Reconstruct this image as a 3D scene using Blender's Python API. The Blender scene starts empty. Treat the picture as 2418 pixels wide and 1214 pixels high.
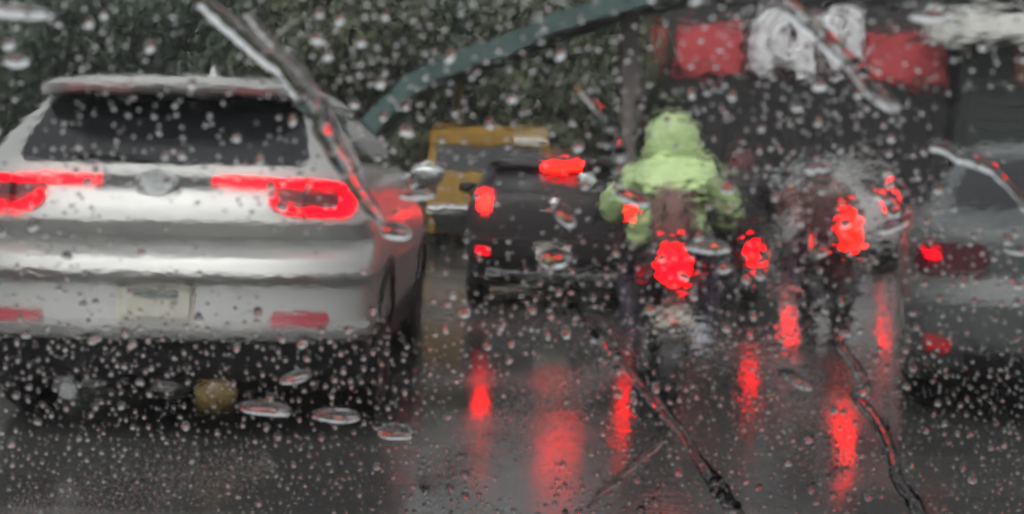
import bpy, bmesh, math, random
from mathutils import Vector, Matrix, noise

random.seed(7)
R = math.radians
SC = bpy.context.scene
COL = SC.collection

# ------------------------------------------------------------------ camera
F_PX, U0, V0, CAM_Z = 3400.0, 1209.0, 607.0, 1.27      # focal length and centre in photograph pixels
PITCH = math.atan(212.0 / F_PX)
ROLL = R(1.3)                                          # the phone was held a little askew
cam_d = bpy.data.cameras.new('camera')
cam_d.sensor_width = 36.0
cam_d.lens = 36.0 * F_PX / 2418.0
cam_d.clip_start, cam_d.clip_end = 0.05, 2000.0
cam_d.dof.use_dof = True
cam_d.dof.focus_distance = 2.0
cam_d.dof.aperture_fstop = 12.0
cam = bpy.data.objects.new('camera', cam_d)
COL.objects.link(cam)
cam.location = (0, 0, CAM_Z)
cam.rotation_euler = (Matrix.Rotation(R(90) - PITCH, 3, 'X') @ Matrix.Rotation(ROLL, 3, 'Z')).to_euler()
SC.camera = cam

# ------------------------------------------------------------------ sky, sun, exposure
SUN_EL, SUN_AZ = R(52), R(200)
world = bpy.data.worlds.new('World')
SC.world = world
world.use_nodes = True
wn = world.node_tree.nodes
wl = world.node_tree.links
bg = wn['Background']
sky = wn.new('ShaderNodeTexSky')
sky.sky_type = 'NISHITA'
sky.sun_disc = False
sky.sun_elevation = SUN_EL
sky.sun_rotation = SUN_AZ
sky.air_density, sky.dust_density, sky.ozone_density = 1.0, 3.0, 1.0
hsv = wn.new('ShaderNodeHueSaturation')
hsv.inputs['Saturation'].default_value = 0.10
wl.new(sky.outputs[0], hsv.inputs['Color'])
wl.new(hsv.outputs[0], bg.inputs['Color'])
bg.inputs['Strength'].default_value = 0.15
sun_d = bpy.data.lights.new('sun', 'SUN')
sun_d.energy = 0.5
sun_d.angle = R(40)
sun_d.color = (1.0, 0.97, 0.93)
sun = bpy.data.objects.new('sun', sun_d)
COL.objects.link(sun)
sd = Vector((math.sin(SUN_AZ) * math.cos(SUN_EL), math.cos(SUN_AZ) * math.cos(SUN_EL), math.sin(SUN_EL)))
sun.rotation_euler = sd.to_track_quat('Z', 'Y').to_euler()
SC.view_settings.view_transform = 'Standard'
SC.view_settings.look = 'None'
SC.view_settings.gamma = 1.0
SC.view_settings.use_curve_mapping = False
SC.view_settings.exposure = 0.28
SC.render.engine = 'CYCLES'
SC.cycles.max_bounces = 11
SC.cycles.transmission_bounces = 9
SC.cycles.glossy_bounces = 4
SC.cycles.diffuse_bounces = 2
SC.cycles.transparent_max_bounces = 12
SC.cycles.caustics_refractive = True
SC.cycles.caustics_reflective = False
SC.cycles.sample_clamp_indirect = 6.0
SC.cycles.use_adaptive_sampling = True
SC.cycles.adaptive_threshold = 0.06
SC.cycles.use_denoising = True
SC.cycles.denoiser = 'OPENIMAGEDENOISE'


def ray(u, v):
    """direction through a pixel of the photograph"""
    x, y = (u - U0) / F_PX, -(v - V0) / F_PX
    x, y = x * math.cos(ROLL) - y * math.sin(ROLL), x * math.sin(ROLL) + y * math.cos(ROLL)
    c, s = math.cos(PITCH), math.sin(PITCH)
    return Vector((x, c + y * s, y * c - s))


def at(u, v, Y):
    d = ray(u, v)
    k = Y / d.y
    return Vector((d.x * k, Y, CAM_Z + d.z * k))


# ------------------------------------------------------------------ materials
def mat(name, col, rough=0.5, metal=0.0, coat=0.0, emit=None, estr=0.0, var=0.0, vscale=6.0, bump=0.0, bscale=60.0,
        trans=0.0, ior=1.45, col2=None, spec=0.5, rvar=0.0):
    m = bpy.data.materials.new(name)
    m.use_nodes = True
    nt = m.node_tree
    b = nt.nodes['Principled BSDF']
    b.inputs['Base Color'].default_value = (*col, 1)
    b.inputs['Roughness'].default_value = rough
    b.inputs['Metallic'].default_value = metal
    b.inputs['Coat Weight'].default_value = coat
    b.inputs['Coat Roughness'].default_value = 0.06
    b.inputs['Transmission Weight'].default_value = trans
    b.inputs['IOR'].default_value = ior
    b.inputs['Specular IOR Level'].default_value = spec
    if emit:
        b.inputs['Emission Color'].default_value = (*emit, 1)
        b.inputs['Emission Strength'].default_value = estr
    if var > 0 or bump > 0 or rvar > 0:
        tc = nt.nodes.new('ShaderNodeTexCoord')
    if var > 0 or rvar > 0:
        nz = nt.nodes.new('ShaderNodeTexNoise')
        nz.inputs['Scale'].default_value = vscale
        nz.inputs['Detail'].default_value = 6
        nt.links.new(tc.outputs['Object'], nz.inputs['Vector'])
    if var > 0:
        mx = nt.nodes.new('ShaderNodeMix')
        mx.data_type = 'RGBA'
        c2 = col2 or tuple(c * (1 - var) for c in col)
        mx.inputs['A'].default_value = (*c2, 1)
        mx.inputs['B'].default_value = (*col, 1)
        rp = nt.nodes.new('ShaderNodeMapRange')
        rp.inputs['From Min'].default_value = 0.35
        rp.inputs['From Max'].default_value = 0.62
        nt.links.new(nz.outputs['Fac'], rp.inputs['Value'])
        nt.links.new(rp.outputs[0], mx.inputs['Factor'])
        nt.links.new(mx.outputs['Result'], b.inputs['Base Color'])
    if rvar > 0:
        rr = nt.nodes.new('ShaderNodeMapRange')
        rr.inputs['From Min'].default_value = 0.3
        rr.inputs['From Max'].default_value = 0.7
        rr.inputs['To Min'].default_value = max(0.02, rough - rvar)
        rr.inputs['To Max'].default_value = rough + rvar
        nt.links.new(nz.outputs['Fac'], rr.inputs['Value'])
        nt.links.new(rr.outputs[0], b.inputs['Roughness'])
    if bump > 0:
        n2 = nt.nodes.new('ShaderNodeTexNoise')
        n2.inputs['Scale'].default_value = bscale
        n2.inputs['Detail'].default_value = 3
        nt.links.new(tc.outputs['Object'], n2.inputs['Vector'])
        bp = nt.nodes.new('ShaderNodeBump')
        bp.inputs['Strength'].default_value = bump
        bp.inputs['Distance'].default_value = 0.02
        nt.links.new(n2.outputs['Fac'], bp.inputs['Height'])
        nt.links.new(bp.outputs[0], b.inputs['Normal'])
    return m


RED = (1.0, 0.0012, 0.012)
ORED = (1.0, 0.012, 0.004)
M = {
    'white_paint': mat('white_paint', (0.46, 0.46, 0.447), 0.33, metal=0.40, coat=0.15, var=0.12, vscale=3.0),
    'black_plastic': mat('black_plastic', (0.022, 0.022, 0.023), 0.42, var=0.3, vscale=9, bump=0.06, bscale=220),
    'dark_paint': mat('dark_paint', (0.016, 0.012, 0.013), 0.4, coat=0.15, spec=0.3),
    'grey_paint': mat('grey_paint', (0.085, 0.092, 0.092), 0.4, coat=0.15, var=0.15, vscale=4),
    'yellow_paint': mat('yellow_paint', (0.32, 0.18, 0.03), 0.55, coat=0.05, var=0.25, vscale=4),
    'cream_paint': mat('cream_paint', (0.62, 0.58, 0.50), 0.45, var=0.2, vscale=5),
    'car_glass': mat('car_glass', (0.012, 0.014, 0.016), 0.08, coat=0.3),
    'rubber': mat('rubber', (0.018, 0.018, 0.018), 0.6, var=0.3, vscale=20),
    'alloy': mat('alloy', (0.35, 0.36, 0.37), 0.3, metal=0.9),
    'chrome': mat('chrome', (0.55, 0.57, 0.57), 0.22, metal=1.0),
    'muffler': mat('muffler', (0.32, 0.32, 0.32), 0.4, metal=0.7, var=0.4, vscale=12),
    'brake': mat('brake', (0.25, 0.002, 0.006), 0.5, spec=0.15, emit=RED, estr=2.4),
    'brake_hot': mat('brake_hot', (0.4, 0.02, 0.01), 0.2, emit=(1.0, 0.003, 0.0015), estr=20.0),
    'brake_mid': mat('brake_mid', (0.25, 0.002, 0.004), 0.5, spec=0.15, emit=(1.0, 0.0005, 0.002), estr=15.0),
    'lens_off': mat('lens_off', (0.07, 0.012, 0.018), 0.18, coat=0.4),
    'lens_dim': mat('lens_dim', (0.25, 0.012, 0.02), 0.2, coat=0.4, emit=RED, estr=0.35),
    'reflector': mat('reflector', (0.34, 0.015, 0.03), 0.25, coat=0.5),
    'plate': mat('plate', (0.62, 0.60, 0.52), 0.4, var=0.15, vscale=20),
    'plate_ink': mat('plate_ink', (0.06, 0.09, 0.11), 0.5),
    'plate_ink2': mat('plate_ink2', (0.10, 0.05, 0.10), 0.5),
    'yellow_metal': mat('yellow_metal', (0.17, 0.12, 0.035), 0.4, var=0.3, vscale=20),
    'raincoat': mat('raincoat', (0.53, 0.69, 0.33), 0.38, var=0.25, vscale=9, bump=0.25, bscale=22),
    'coat_grey': mat('coat_grey', (0.30, 0.29, 0.29), 0.45, var=0.3, vscale=9, bump=0.2, bscale=25),
    'coat_brown': mat('coat_brown', (0.13, 0.07, 0.055), 0.6, var=0.3, vscale=9, bump=0.2, bscale=25),
    'coat_black': mat('coat_black', (0.035, 0.030, 0.033), 0.55, var=0.3, vscale=9, bump=0.2, bscale=25),
    'trousers': mat('trousers', (0.055, 0.040, 0.065), 0.6, var=0.3, vscale=10, bump=0.2, bscale=25),
    'skin': mat('skin', (0.36, 0.21, 0.14), 0.5),
    'glove': mat('glove', (0.03, 0.03, 0.03), 0.6),
    'shoe': mat('shoe', (0.05, 0.045, 0.05), 0.5),
    'bag': mat('bag', (0.22, 0.125, 0.115), 0.65, var=0.3, vscale=8, bump=0.2, bscale=40),
    'helmet_dark': mat('helmet_dark', (0.05, 0.065, 0.075), 0.15, coat=0.8),
    'helmet_light': mat('helmet_light', (0.45, 0.46, 0.47), 0.2, coat=0.8),
    'helmet_red': mat('helmet_red', (0.12, 0.02, 0.02), 0.2, coat=0.8),
    'bike_black': mat('bike_black', (0.025, 0.022, 0.024), 0.3, coat=0.4),
    'bike_white': mat('bike_white', (0.68, 0.67, 0.66), 0.3, coat=0.5),
    'pale_paint': mat('pale_paint', (0.36, 0.36, 0.36), 0.35, metal=0.2, coat=0.2),
    'bike_seat': mat('bike_seat', (0.02, 0.02, 0.02), 0.5),
    'steel': mat('steel', (0.30, 0.31, 0.33), 0.35, metal=0.8),
    'teal_paint': mat('teal_paint', (0.06, 0.105, 0.10), 0.45, var=0.25, vscale=2.0),
    'concrete': mat('concrete', (0.15, 0.13, 0.125), 0.75, var=0.25, vscale=1.5, bump=0.2, bscale=25),
    'wall_dark': mat('wall_dark', (0.035, 0.034, 0.034), 0.6, var=0.35, vscale=1.2),
    'wall_grey': mat('wall_grey', (0.032, 0.037, 0.035), 0.65, var=0.3, vscale=0.8),
    'shop_void': mat('shop_void', (0.015, 0.014, 0.015), 0.6, var=0.3, vscale=2),
    'sign_red': mat('sign_red', (0.52, 0.06, 0.07), 0.4, var=0.3, vscale=2.2),
    'sign_brown': mat('sign_brown', (0.12, 0.05, 0.045), 0.5, var=0.3, vscale=2.2),
    'sign_white': mat('sign_white', (0.74, 0.73, 0.75), 0.4, var=0.15, vscale=5),
    'awning': mat('awning', (0.72, 0.72, 0.68), 0.5, var=0.15, vscale=3),
    'orange_board': mat('orange_board', (0.22, 0.09, 0.06), 0.5, var=0.3, vscale=3),
    'shutter': mat('shutter', (0.032, 0.04, 0.038), 0.45, var=0.2, vscale=2),
    'pane': mat('pane', (0.03, 0.035, 0.04), 0.1, coat=0.3),
    'bark': mat('bark', (0.075, 0.058, 0.045), 0.85, var=0.4, vscale=8, bump=0.4, bscale=30),
    'leaf_a': mat('leaf_a', (0.098, 0.128, 0.094), 0.5, var=0.5, vscale=0.9),
    'leaf_b': mat('leaf_b', (0.105, 0.12, 0.068), 0.5, var=0.5, vscale=0.9),
    'pavement': mat('pavement', (0.20, 0.19, 0.18), 0.45, var=0.3, vscale=1.2),
    'dash_matt': mat('dash_matt', (0.012, 0.012, 0.012), 0.95, spec=0.05),
    'frit': mat('frit', (0.01, 0.01, 0.01), 0.5),
}


def wet_asphalt():
    m = mat('wet_asphalt', (0.045, 0.044, 0.044), 0.2)
    nt = m.node_tree
    b = nt.nodes['Principled BSDF']
    tc = nt.nodes.new('ShaderNodeTexCoord')
    big = nt.nodes.new('ShaderNodeTexNoise')
    big.inputs['Scale'].default_value = 0.55
    big.inputs['Detail'].default_value = 5
    nt.links.new(tc.outputs['Object'], big.inputs['Vector'])
    rr = nt.nodes.new('ShaderNodeMapRange')
    for k, v in (('From Min', 0.38), ('From Max', 0.62), ('To Min', 0.05), ('To Max', 0.28)):
        rr.inputs[k].default_value = v
    nt.links.new(big.outputs['Fac'], rr.inputs['Value'])
    nt.links.new(rr.outputs[0], b.inputs['Roughness'])
    mx = nt.nodes.new('ShaderNodeMix')
    mx.data_type = 'RGBA'
    mx.inputs['A'].default_value = (0.045, 0.045, 0.045, 1)
    mx.inputs['B'].default_value = (0.095, 0.092, 0.09, 1)
    nt.links.new(big.outputs['Fac'], mx.inputs['Factor'])
    nt.links.new(mx.outputs['Result'], b.inputs['Base Color'])
    fine = nt.nodes.new('ShaderNodeTexNoise')
    fine.inputs['Scale'].default_value = 70.0
    fine.inputs['Detail'].default_value = 2
    nt.links.new(tc.outputs['Object'], fine.inputs['Vector'])
    wave = nt.nodes.new('ShaderNodeTexNoise')
    wave.inputs['Scale'].default_value = 5.0
    nt.links.new(tc.outputs['Object'], wave.inputs['Vector'])
    ad = nt.nodes.new('ShaderNodeMath')
    ad.operation = 'MULTIPLY_ADD'
    ad.inputs[1].default_value = 7.0
    nt.links.new(wave.outputs['Fac'], ad.inputs[0])
    nt.links.new(fine.outputs['Fac'], ad.inputs[2])
    bp = nt.nodes.new('ShaderNodeBump')
    bp.inputs['Strength'].default_value = 0.11
    bp.inputs['Distance'].default_value = 0.004
    nt.links.new(ad.outputs[0], bp.inputs['Height'])
    nt.links.new(bp.outputs[0], b.inputs['Normal'])
    return m


def clear_mat(name, ior, tint, rough, bump=0.0):
    m = mat(name, tint, rough, trans=1.0, ior=ior)
    nt = m.node_tree
    b = nt.nodes['Principled BSDF']
    if bump:
        # ripples of the water film: fine and broad waves, thicker film towards the passenger side
        tc = nt.nodes.new('ShaderNodeTexCoord')

        def nz(scale, detail, dist=0.0):
            n1 = nt.nodes.new('ShaderNodeTexNoise')
            n1.inputs['Scale'].default_value = scale
            n1.inputs['Detail'].default_value = detail
            n1.inputs['Distortion'].default_value = dist
            nt.links.new(tc.outputs['Object'], n1.inputs['Vector'])
            return n1.outputs['Fac']

        def mth(op, a, b_):
            m_ = nt.nodes.new('ShaderNodeMath')
            m_.operation = op
            for k, q in enumerate((a, b_)):
                if isinstance(q, (int, float)):
                    m_.inputs[k].default_value = q
                else:
                    nt.links.new(q, m_.inputs[k])
            return m_.outputs[0]

        sx = nt.nodes.new('ShaderNodeSeparateXYZ')
        nt.links.new(tc.outputs['Object'], sx.inputs[0])
        rg = nt.nodes.new('ShaderNodeMapRange')
        rg.interpolation_type = 'SMOOTHSTEP'
        for k, v in (('From Min', 0.01), ('From Max', 0.10), ('To Min', 0.8), ('To Max', 3.2)):
            rg.inputs[k].default_value = v
        nt.links.new(mth('ADD', sx.outputs[0], mth('MULTIPLY', mth('SUBTRACT', nz(14, 3), 0.5), 0.2)), rg.inputs['Value'])
        r2 = nt.nodes.new('ShaderNodeMapRange')
        r2.interpolation_type = 'SMOOTHSTEP'
        for k, v in (('From Min', 0.165), ('From Max', 0.21), ('To Min', 1.0), ('To Max', 0.35)):
            r2.inputs[k].default_value = v
        nt.links.new(sx.outputs[0], r2.inputs['Value'])
        wav = mth('ADD', nz(170, 2.5, 0.5), mth('MULTIPLY', nz(65, 1.5, 0.3), 1.6))
        bp = nt.nodes.new('ShaderNodeBump')
        bp.inputs['Strength'].default_value = 1.0
        bp.inputs['Distance'].default_value = bump
        nt.links.new(mth('MULTIPLY', wav, mth('MULTIPLY', rg.outputs[0], r2.outputs[0])), bp.inputs['Height'])
        nt.links.new(bp.outputs[0], b.inputs['Normal'])
    return m


M['asphalt'] = wet_asphalt()
M['glass_in'] = clear_mat('glass_in', 1.5, (0.97, 0.985, 0.975), 0.0)
M['glass_wet'] = clear_mat('glass_wet', 1.5, (0.97, 0.985, 0.975), 0.012, bump=0.000016)
def smear(m):
    nt = m.node_tree
    b = nt.nodes['Principled BSDF']
    tc = nt.nodes.new('ShaderNodeTexCoord')
    mp = nt.nodes.new('ShaderNodeMapping')
    mp.inputs['Rotation'].default_value = (0, 0, R(-28))
    mp.inputs['Scale'].default_value = (5.0, 22.0, 22.0)
    nz = nt.nodes.new('ShaderNodeTexNoise')
    nz.inputs['Scale'].default_value = 1.0
    nz.inputs['Detail'].default_value = 4
    rr = nt.nodes.new('ShaderNodeMapRange')
    for k, v in (('From Min', 0.42), ('From Max', 0.68), ('To Min', 0.009), ('To Max', 0.032)):
        rr.inputs[k].default_value = v
    nt.links.new(tc.outputs['Object'], mp.inputs['Vector'])
    nt.links.new(mp.outputs[0], nz.inputs['Vector'])
    nt.links.new(nz.outputs['Fac'], rr.inputs['Value'])
    nt.links.new(rr.outputs[0], b.inputs['Roughness'])


smear(M['glass_wet'])
M['water'] = clear_mat('water', 1.333, (1, 1, 1), 0.0)


# ------------------------------------------------------------------ mesh helpers
def link(name, me, m=None, parent=None, smooth=None):
    if smooth is not None:
        me.polygons.foreach_set('use_smooth', [True] * len(me.polygons))
        if smooth < 170:
            me.set_sharp_from_angle(angle=R(smooth))
    me.update()
    o = bpy.data.objects.new(name, me)
    COL.objects.link(o)
    if m is not None:
        o.data.materials.append(M[m] if isinstance(m, str) else m)
    if parent:
        o.parent = parent
    return o


def outward(me):
    bm = bmesh.new()
    bm.from_mesh(me)
    bmesh.ops.recalc_face_normals(bm, faces=bm.faces)
    bm.to_mesh(me)
    bm.free()


class MB:
    def __init__(s):
        s.v, s.f = [], []

    def add(s, vs, fs):
        n = len(s.v)
        s.v += [tuple(p) for p in vs]
        s.f += [tuple(i + n for i in f) for f in fs]
        return s

    def box(s, x0, x1, y0, y1, z0, z1, bev=0.0):
        if bev <= 0:
            vs = [(x, y, z) for z in (z0, z1) for y in (y0, y1) for x in (x0, x1)]
            return s.add(vs, [(0, 2, 3, 1), (4, 5, 7, 6), (0, 1, 5, 4), (2, 6, 7, 3), (0, 4, 6, 2), (1, 3, 7, 5)])
        b = min(bev, (x1 - x0) / 2.01, (y1 - y0) / 2.01, (z1 - z0) / 2.01)
        rings = []
        for z, i in ((z0, b), (z0 + b, 0), (z1 - b, 0), (z1, b)):
            X0, X1, Y0, Y1 = x0 + i, x1 - i, y0 + i, y1 - i
            rings.append([(X0 + b, Y0, z), (X1 - b, Y0, z), (X1, Y0 + b, z), (X1, Y1 - b, z), (X1 - b, Y1, z),
                          (X0 + b, Y1, z), (X0, Y1 - b, z), (X0, Y0 + b, z)])
        return s.loft(rings)

    def loft(s, rings, cap=True, closed=True):
        n = len(rings[0])
        vs = [p for r in rings for p in r]
        fs = []
        for k in range(len(rings) - 1):
            for i in range(n if closed else n - 1):
                j = (i + 1) % n
                fs.append((k * n + i, k * n + j, (k + 1) * n + j, (k + 1) * n + i))
        if cap and closed:
            fs.append(tuple(range(n - 1, -1, -1)))
            fs.append(tuple((len(rings) - 1) * n + i for i in range(n)))
        return s.add(vs, fs)

    def tube(s, pts, rad, seg=8):
        pts = [Vector(p) for p in pts]
        if not isinstance(rad, (list, tuple)):
            rad = [rad] * len(pts)
        rings, prev = [], None
        for i, p in enumerate(pts):
            t = (pts[min(i + 1, len(pts) - 1)] - pts[max(i - 1, 0)]).normalized()
            a = prev if prev is not None else (Vector((0, 0, 1)) if abs(t.z) < 0.9 else Vector((1, 0, 0)))
            a = (a - t * a.dot(t)).normalized()
            prev = a
            b = t.cross(a)
            rings.append([p + (a * math.cos(q) + b * math.sin(q)) * rad[i] for q in [2 * math.pi * k / seg for k in range(seg)]])
        return s.loft(rings)

    def lathe_x(s, prof, cx, cy, cz, seg=28):
        """prof: (x offset, radius) turned about an axis along x"""
        rings = [[(cx + x, cy + r * math.cos(q), cz + r * math.sin(q)) for q in [2 * math.pi * k / seg for k in range(seg)]] for x, r in prof]
        return s.loft(rings)

    def ball(s, c, r, seg=14, rows=9):
        c = Vector(c)
        if not isinstance(r, (tuple, list)):
            r = (r, r, r)
        rings = []
        for i in range(rows + 1):
            th = -math.pi / 2 + math.pi * (i + 0.02) / (rows + 0.04)
            rings.append([(c.x + r[0] * math.cos(th) * math.cos(q), c.y + r[1] * math.cos(th) * math.sin(q), c.z + r[2] * math.sin(th))
                          for q in [2 * math.pi * k / seg for k in range(seg)]])
        return s.loft(rings)

    def mesh(s, name):
        me = bpy.data.meshes.new(name)
        me.from_pydata(s.v, [], s.f)
        return me

    def build(s, name, m, parent=None, smooth=40):
        return link(name, s.mesh(name), m, parent, smooth)


def tag(o, label, cat=None, group=None, kind=None):
    if label:
        o['label'] = label
    if cat:
        o['category'] = cat
    if group:
        o['group'] = group
    if kind:
        o['kind'] = kind
    return o


def empty(name, loc, label, cat, group=None, rz=0.0):
    o = bpy.data.objects.new(name, None)
    o.empty_display_size = 0.2
    COL.objects.link(o)
    o.location = loc
    o.rotation_euler = (0, 0, rz)
    return tag(o, label, cat, group)


def copy_tree(o, parent=None):
    c = o.copy()
    COL.objects.link(c)
    c.parent = parent
    for ch in o.children:
        copy_tree(ch, c)
    return c


# ------------------------------------------------------------------ setting: road and pavement
g = MB()
g.add([(-400, -120, 0), (400, -120, 0), (400, 700, 0), (-400, 700, 0)], [(0, 1, 2, 3)])
tag(g.build('road', 'asphalt', smooth=None), 'dark wet asphalt road with red lamp reflections', None, None, 'structure')


def pavement(name, x0, x1, y0, y1, label):
    b = MB()
    b.box(x0, x1, y0, y1, -0.05, 0.13, 0.015)
    o = b.build(name, 'pavement', smooth=None)
    tag(o, label, None, None, 'structure')
    return o


pavement('pavement', -40, 1.6, 26.0, 60, 'pale wet pavement under the trees')
pavement('pavement', 1.75, 60, 24.2, 60, 'pale wet pavement in front of the shops')


# ------------------------------------------------------------------ vehicles
def lerp_keys(keys, z):
    if z <= keys[0][0]:
        return keys[0][1:]
    for a, b in zip(keys, keys[1:]):
        if z <= b[0]:
            k = (z - a[0]) / (b[0] - a[0])
            return tuple(p + (q - p) * k for p, q in zip(a[1:], b[1:]))
    return keys[-1][1:]


class Car:
    """A body stacked from rounded plan slices; keys: (z, half width, rear y, front y). +y is forward, rear at y = 0."""

    def __init__(s, keys, depth=0.34, n=3.6, fdepth=0.7):
        s.keys, s.D, s.n, s.FD = keys, depth, n, fdepth

    def rear(s, x, z, lift=0.0):
        w, yr, yf = lerp_keys(s.keys, z)
        q = min(abs(x) / max(w, 1e-4), 1.0)
        return yr + min(s.D, (yf - yr) * 0.45) * (1 - (1 - q ** s.n) ** (1 / s.n)) - lift

    def side(s, z):
        return lerp_keys(s.keys, z)[0]

    def slice(s, z, k=1.0):
        w, yr, yf = lerp_keys(s.keys, z)
        D, FD = min(s.D, (yf - yr) * 0.45), min(s.FD, (yf - yr) * 0.45)
        NR, NS = 22, 8
        ring = []
        for i in range(NR + 1):
            t = -math.pi / 2 + math.pi * i / NR
            q = math.sin(t)
            ring.append((w * q, yr + D * (1 - (1 - abs(q) ** s.n) ** (1 / s.n)), z))
        for i in range(1, NS):
            ring.append((w, yr + D + (yf - FD - yr - D) * i / NS, z))
        for i in range(NR + 1):
            t = math.pi / 2 - math.pi * i / NR
            q = math.sin(t)
            ring.append((w * q, yf - FD * (1 - (1 - abs(q) ** 2.6) ** (1 / 2.6)), z))
        for i in range(1, NS):
            ring.append((-w, yf - FD + (yr + D - yf + FD) * i / NS, z))
        return ring

    def body(s, z0, z1, sub=3):
        zs = [k[0] for k in s.keys if z0 < k[0] < z1]
        zs = [z0] + zs + [z1]
        out = []
        for a, b in zip(zs, zs[1:]):
            out += [a + (b - a) * i / sub for i in range(sub)]
        out.append(z1)
        return MB().loft([s.slice(z) for z in out])

    def patch(s, x0, x1, z0, z1, lift=0.006, nx=14, nz=6, taper=0.0, rnd=0.0, thick=0.03):
        """a panel lying on the rear surface; taper narrows the top, rnd rounds the corners"""
        b = MB()
        rows = []
        for j in range(nz + 1):
            v = j / nz
            z = z0 + (z1 - z0) * v
            ins = taper * v
            if rnd:
                e = max(0.0, 1 - min(v, 1 - v) * (z1 - z0) / rnd)
                ins += rnd * (1 - math.sqrt(max(0, 1 - e * e)))
            xa, xb = x0 + (ins if x0 < 0 or taper == 0 else 0), x1 - ins
            rows.append([(xa + (xb - xa) * i / nx, z) for i in range(nx + 1)])
        vs, fs = [], []
        n = nx + 1
        for r in rows:
            vs += [(x, s.rear(x, z, lift), z) for x, z in r]
        for j in range(nz):
            for i in range(nx):
                fs.append((j * n + i, j * n + i + 1, (j + 1) * n + i + 1, (j + 1) * n + i))
        off = len(vs)
        vs += [(x, y + thick, z) for x, y, z in vs]
        edge = [i for i in range(n)] + [j * n + nx for j in range(1, nz + 1)] + [nz * n + i for i in range(nx - 1, -1, -1)] + [j * n for j in range(nz - 1, 0, -1)]
        for a, c in zip(edge, edge[1:] + edge[:1]):
            fs.append((c, a, a + off, c + off))
        return b.add(vs, fs)

    def ribbon(s, pts, half, lift=0.02, thick=0.05, sub=6):
        """a bar of the rear surface that follows a line of (x, z) points"""
        P = []
        for a, c in zip(pts, pts[1:]):
            P += [(a[0] + (c[0] - a[0]) * i / sub, a[1] + (c[1] - a[1]) * i / sub) for i in range(sub)]
        P.append(pts[-1])
        rings = []
        for i, (x, z) in enumerate(P):
            a, c = P[max(i - 1, 0)], P[min(i + 1, len(P) - 1)]
            tx, tz = c[0] - a[0], c[1] - a[1]
            l = math.hypot(tx, tz) or 1
            nx, nz = -tz / l * half, tx / l * half
            y = s.rear(x, z, lift)
            e = 0.7
            rings.append([(x + nx, y + thick, z + nz), (x + nx, y + 0.008, z + nz), (x + nx * e, y, z + nz * e),
                          (x - nx * e, y, z - nz * e), (x - nx, y + 0.008, z - nz), (x - nx, y + thick, z - nz)])
        return MB().loft(rings)

    def side_patch(s, sx, poly, lift=0.006, thick=0.03):
        """a pane on the flank: poly of (y, z)"""
        vs = [(sx * (s.side(z) + lift), y, z) for y, z in poly]
        vs += [(x - sx * thick, y, z) for x, y, z in vs]
        n = len(poly)
        fs = [tuple(range(n))] + [((i + 1) % n, i, i + n, (i + 1) % n + n) for i in range(n)]
        return MB().add(vs, fs)


def wheel(root, sx, x, y, r, w=0.2, arch='black_plastic', wx=None):
    """wheel with rim and tyre; x is the outer face"""
    rim = MB()
    rim.lathe_x([(-sx * 0.12, r * 0.60), (-sx * 0.03, r * 0.62), (-sx * 0.012, r * 0.60), (-sx * 0.03, r * 0.52), (-sx * 0.05, r * 0.5)], x, y, r)
    for k in range(5):
        a = 2 * math.pi * k / 5 + 0.3
        ca, sa = math.cos(a), math.sin(a)
        p0, p1 = r * 0.05, r * 0.56
        hw = r * 0.075
        vs = []
        for dx in (-0.045, -0.02):
            for q, h in ((p0, hw * 1.3), (p1, hw)):
                for sg in (-1, 1):
                    vs.append((x + sx * dx, y + ca * q - sa * h * sg, r + sa * q + ca * h * sg))
        rim.add(vs, [(0, 1, 3, 2), (4, 6, 7, 5), (0, 2, 6, 4), (1, 5, 7, 3), (0, 4, 5, 1), (2, 3, 7, 6)])
    o = rim.build('wheel', 'alloy', root)
    t = MB()
    t.lathe_x([(-sx * w, r * 0.60), (-sx * w, r * 0.9), (-sx * w * 0.9, r * 0.985), (-sx * w * 0.5, r), (-sx * w * 0.12, r * 0.985), (0, r * 0.92),
               (sx * 0.006, r * 0.8), (-sx * 0.004, r * 0.62)], x, y, r)
    t.build('tyre', 'rubber', o)
    return o


def arches(root, car, sx, y, r, mat_name='black_plastic'):
    """black disc standing in for the shaded wheel well and the trim ring round it"""
    x = car.side(r) + 0.003
    b = MB()
    n = 22
    R0, R1 = r * 1.09, r * 1.30
    v0, v1, v2 = [], [], []
    for k in range(n + 1):
        a = math.pi * (-0.12 + 1.24 * k / n)
        cy, cz = math.cos(a), math.sin(a)
        for lst, q, dx in ((v0, R0, 0.016), (v1, R1, 0.016), (v2, R1, -0.05)):
            z = max(0.2, r + q * cz)
            lst.append((sx * (max(car.side(z), car.side(r) - 0.03) + dx), y + q * cy, z))
    b.loft([v0, v1, v2], cap=False, closed=False)
    b.build('wheel_arch', mat_name, root)
    w = MB()
    ring = [(sx * (car.side(r) + 0.004), y + R0 * math.cos(2 * math.pi * k / 26), max(0.21, r + R0 * math.sin(2 * math.pi * k / 26))) for k in range(26)]
    w.loft([ring, [(p[0] - sx * 0.05, p[1], p[2]) for p in ring]])
    w.build('well_shade_disc', 'frit', root)  # flat black disc: the shade of the hollow put in as colour


def place(root, u, d):
    root.location = ((u - U0) / F_PX * d * 1.0, d, 0)


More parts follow.
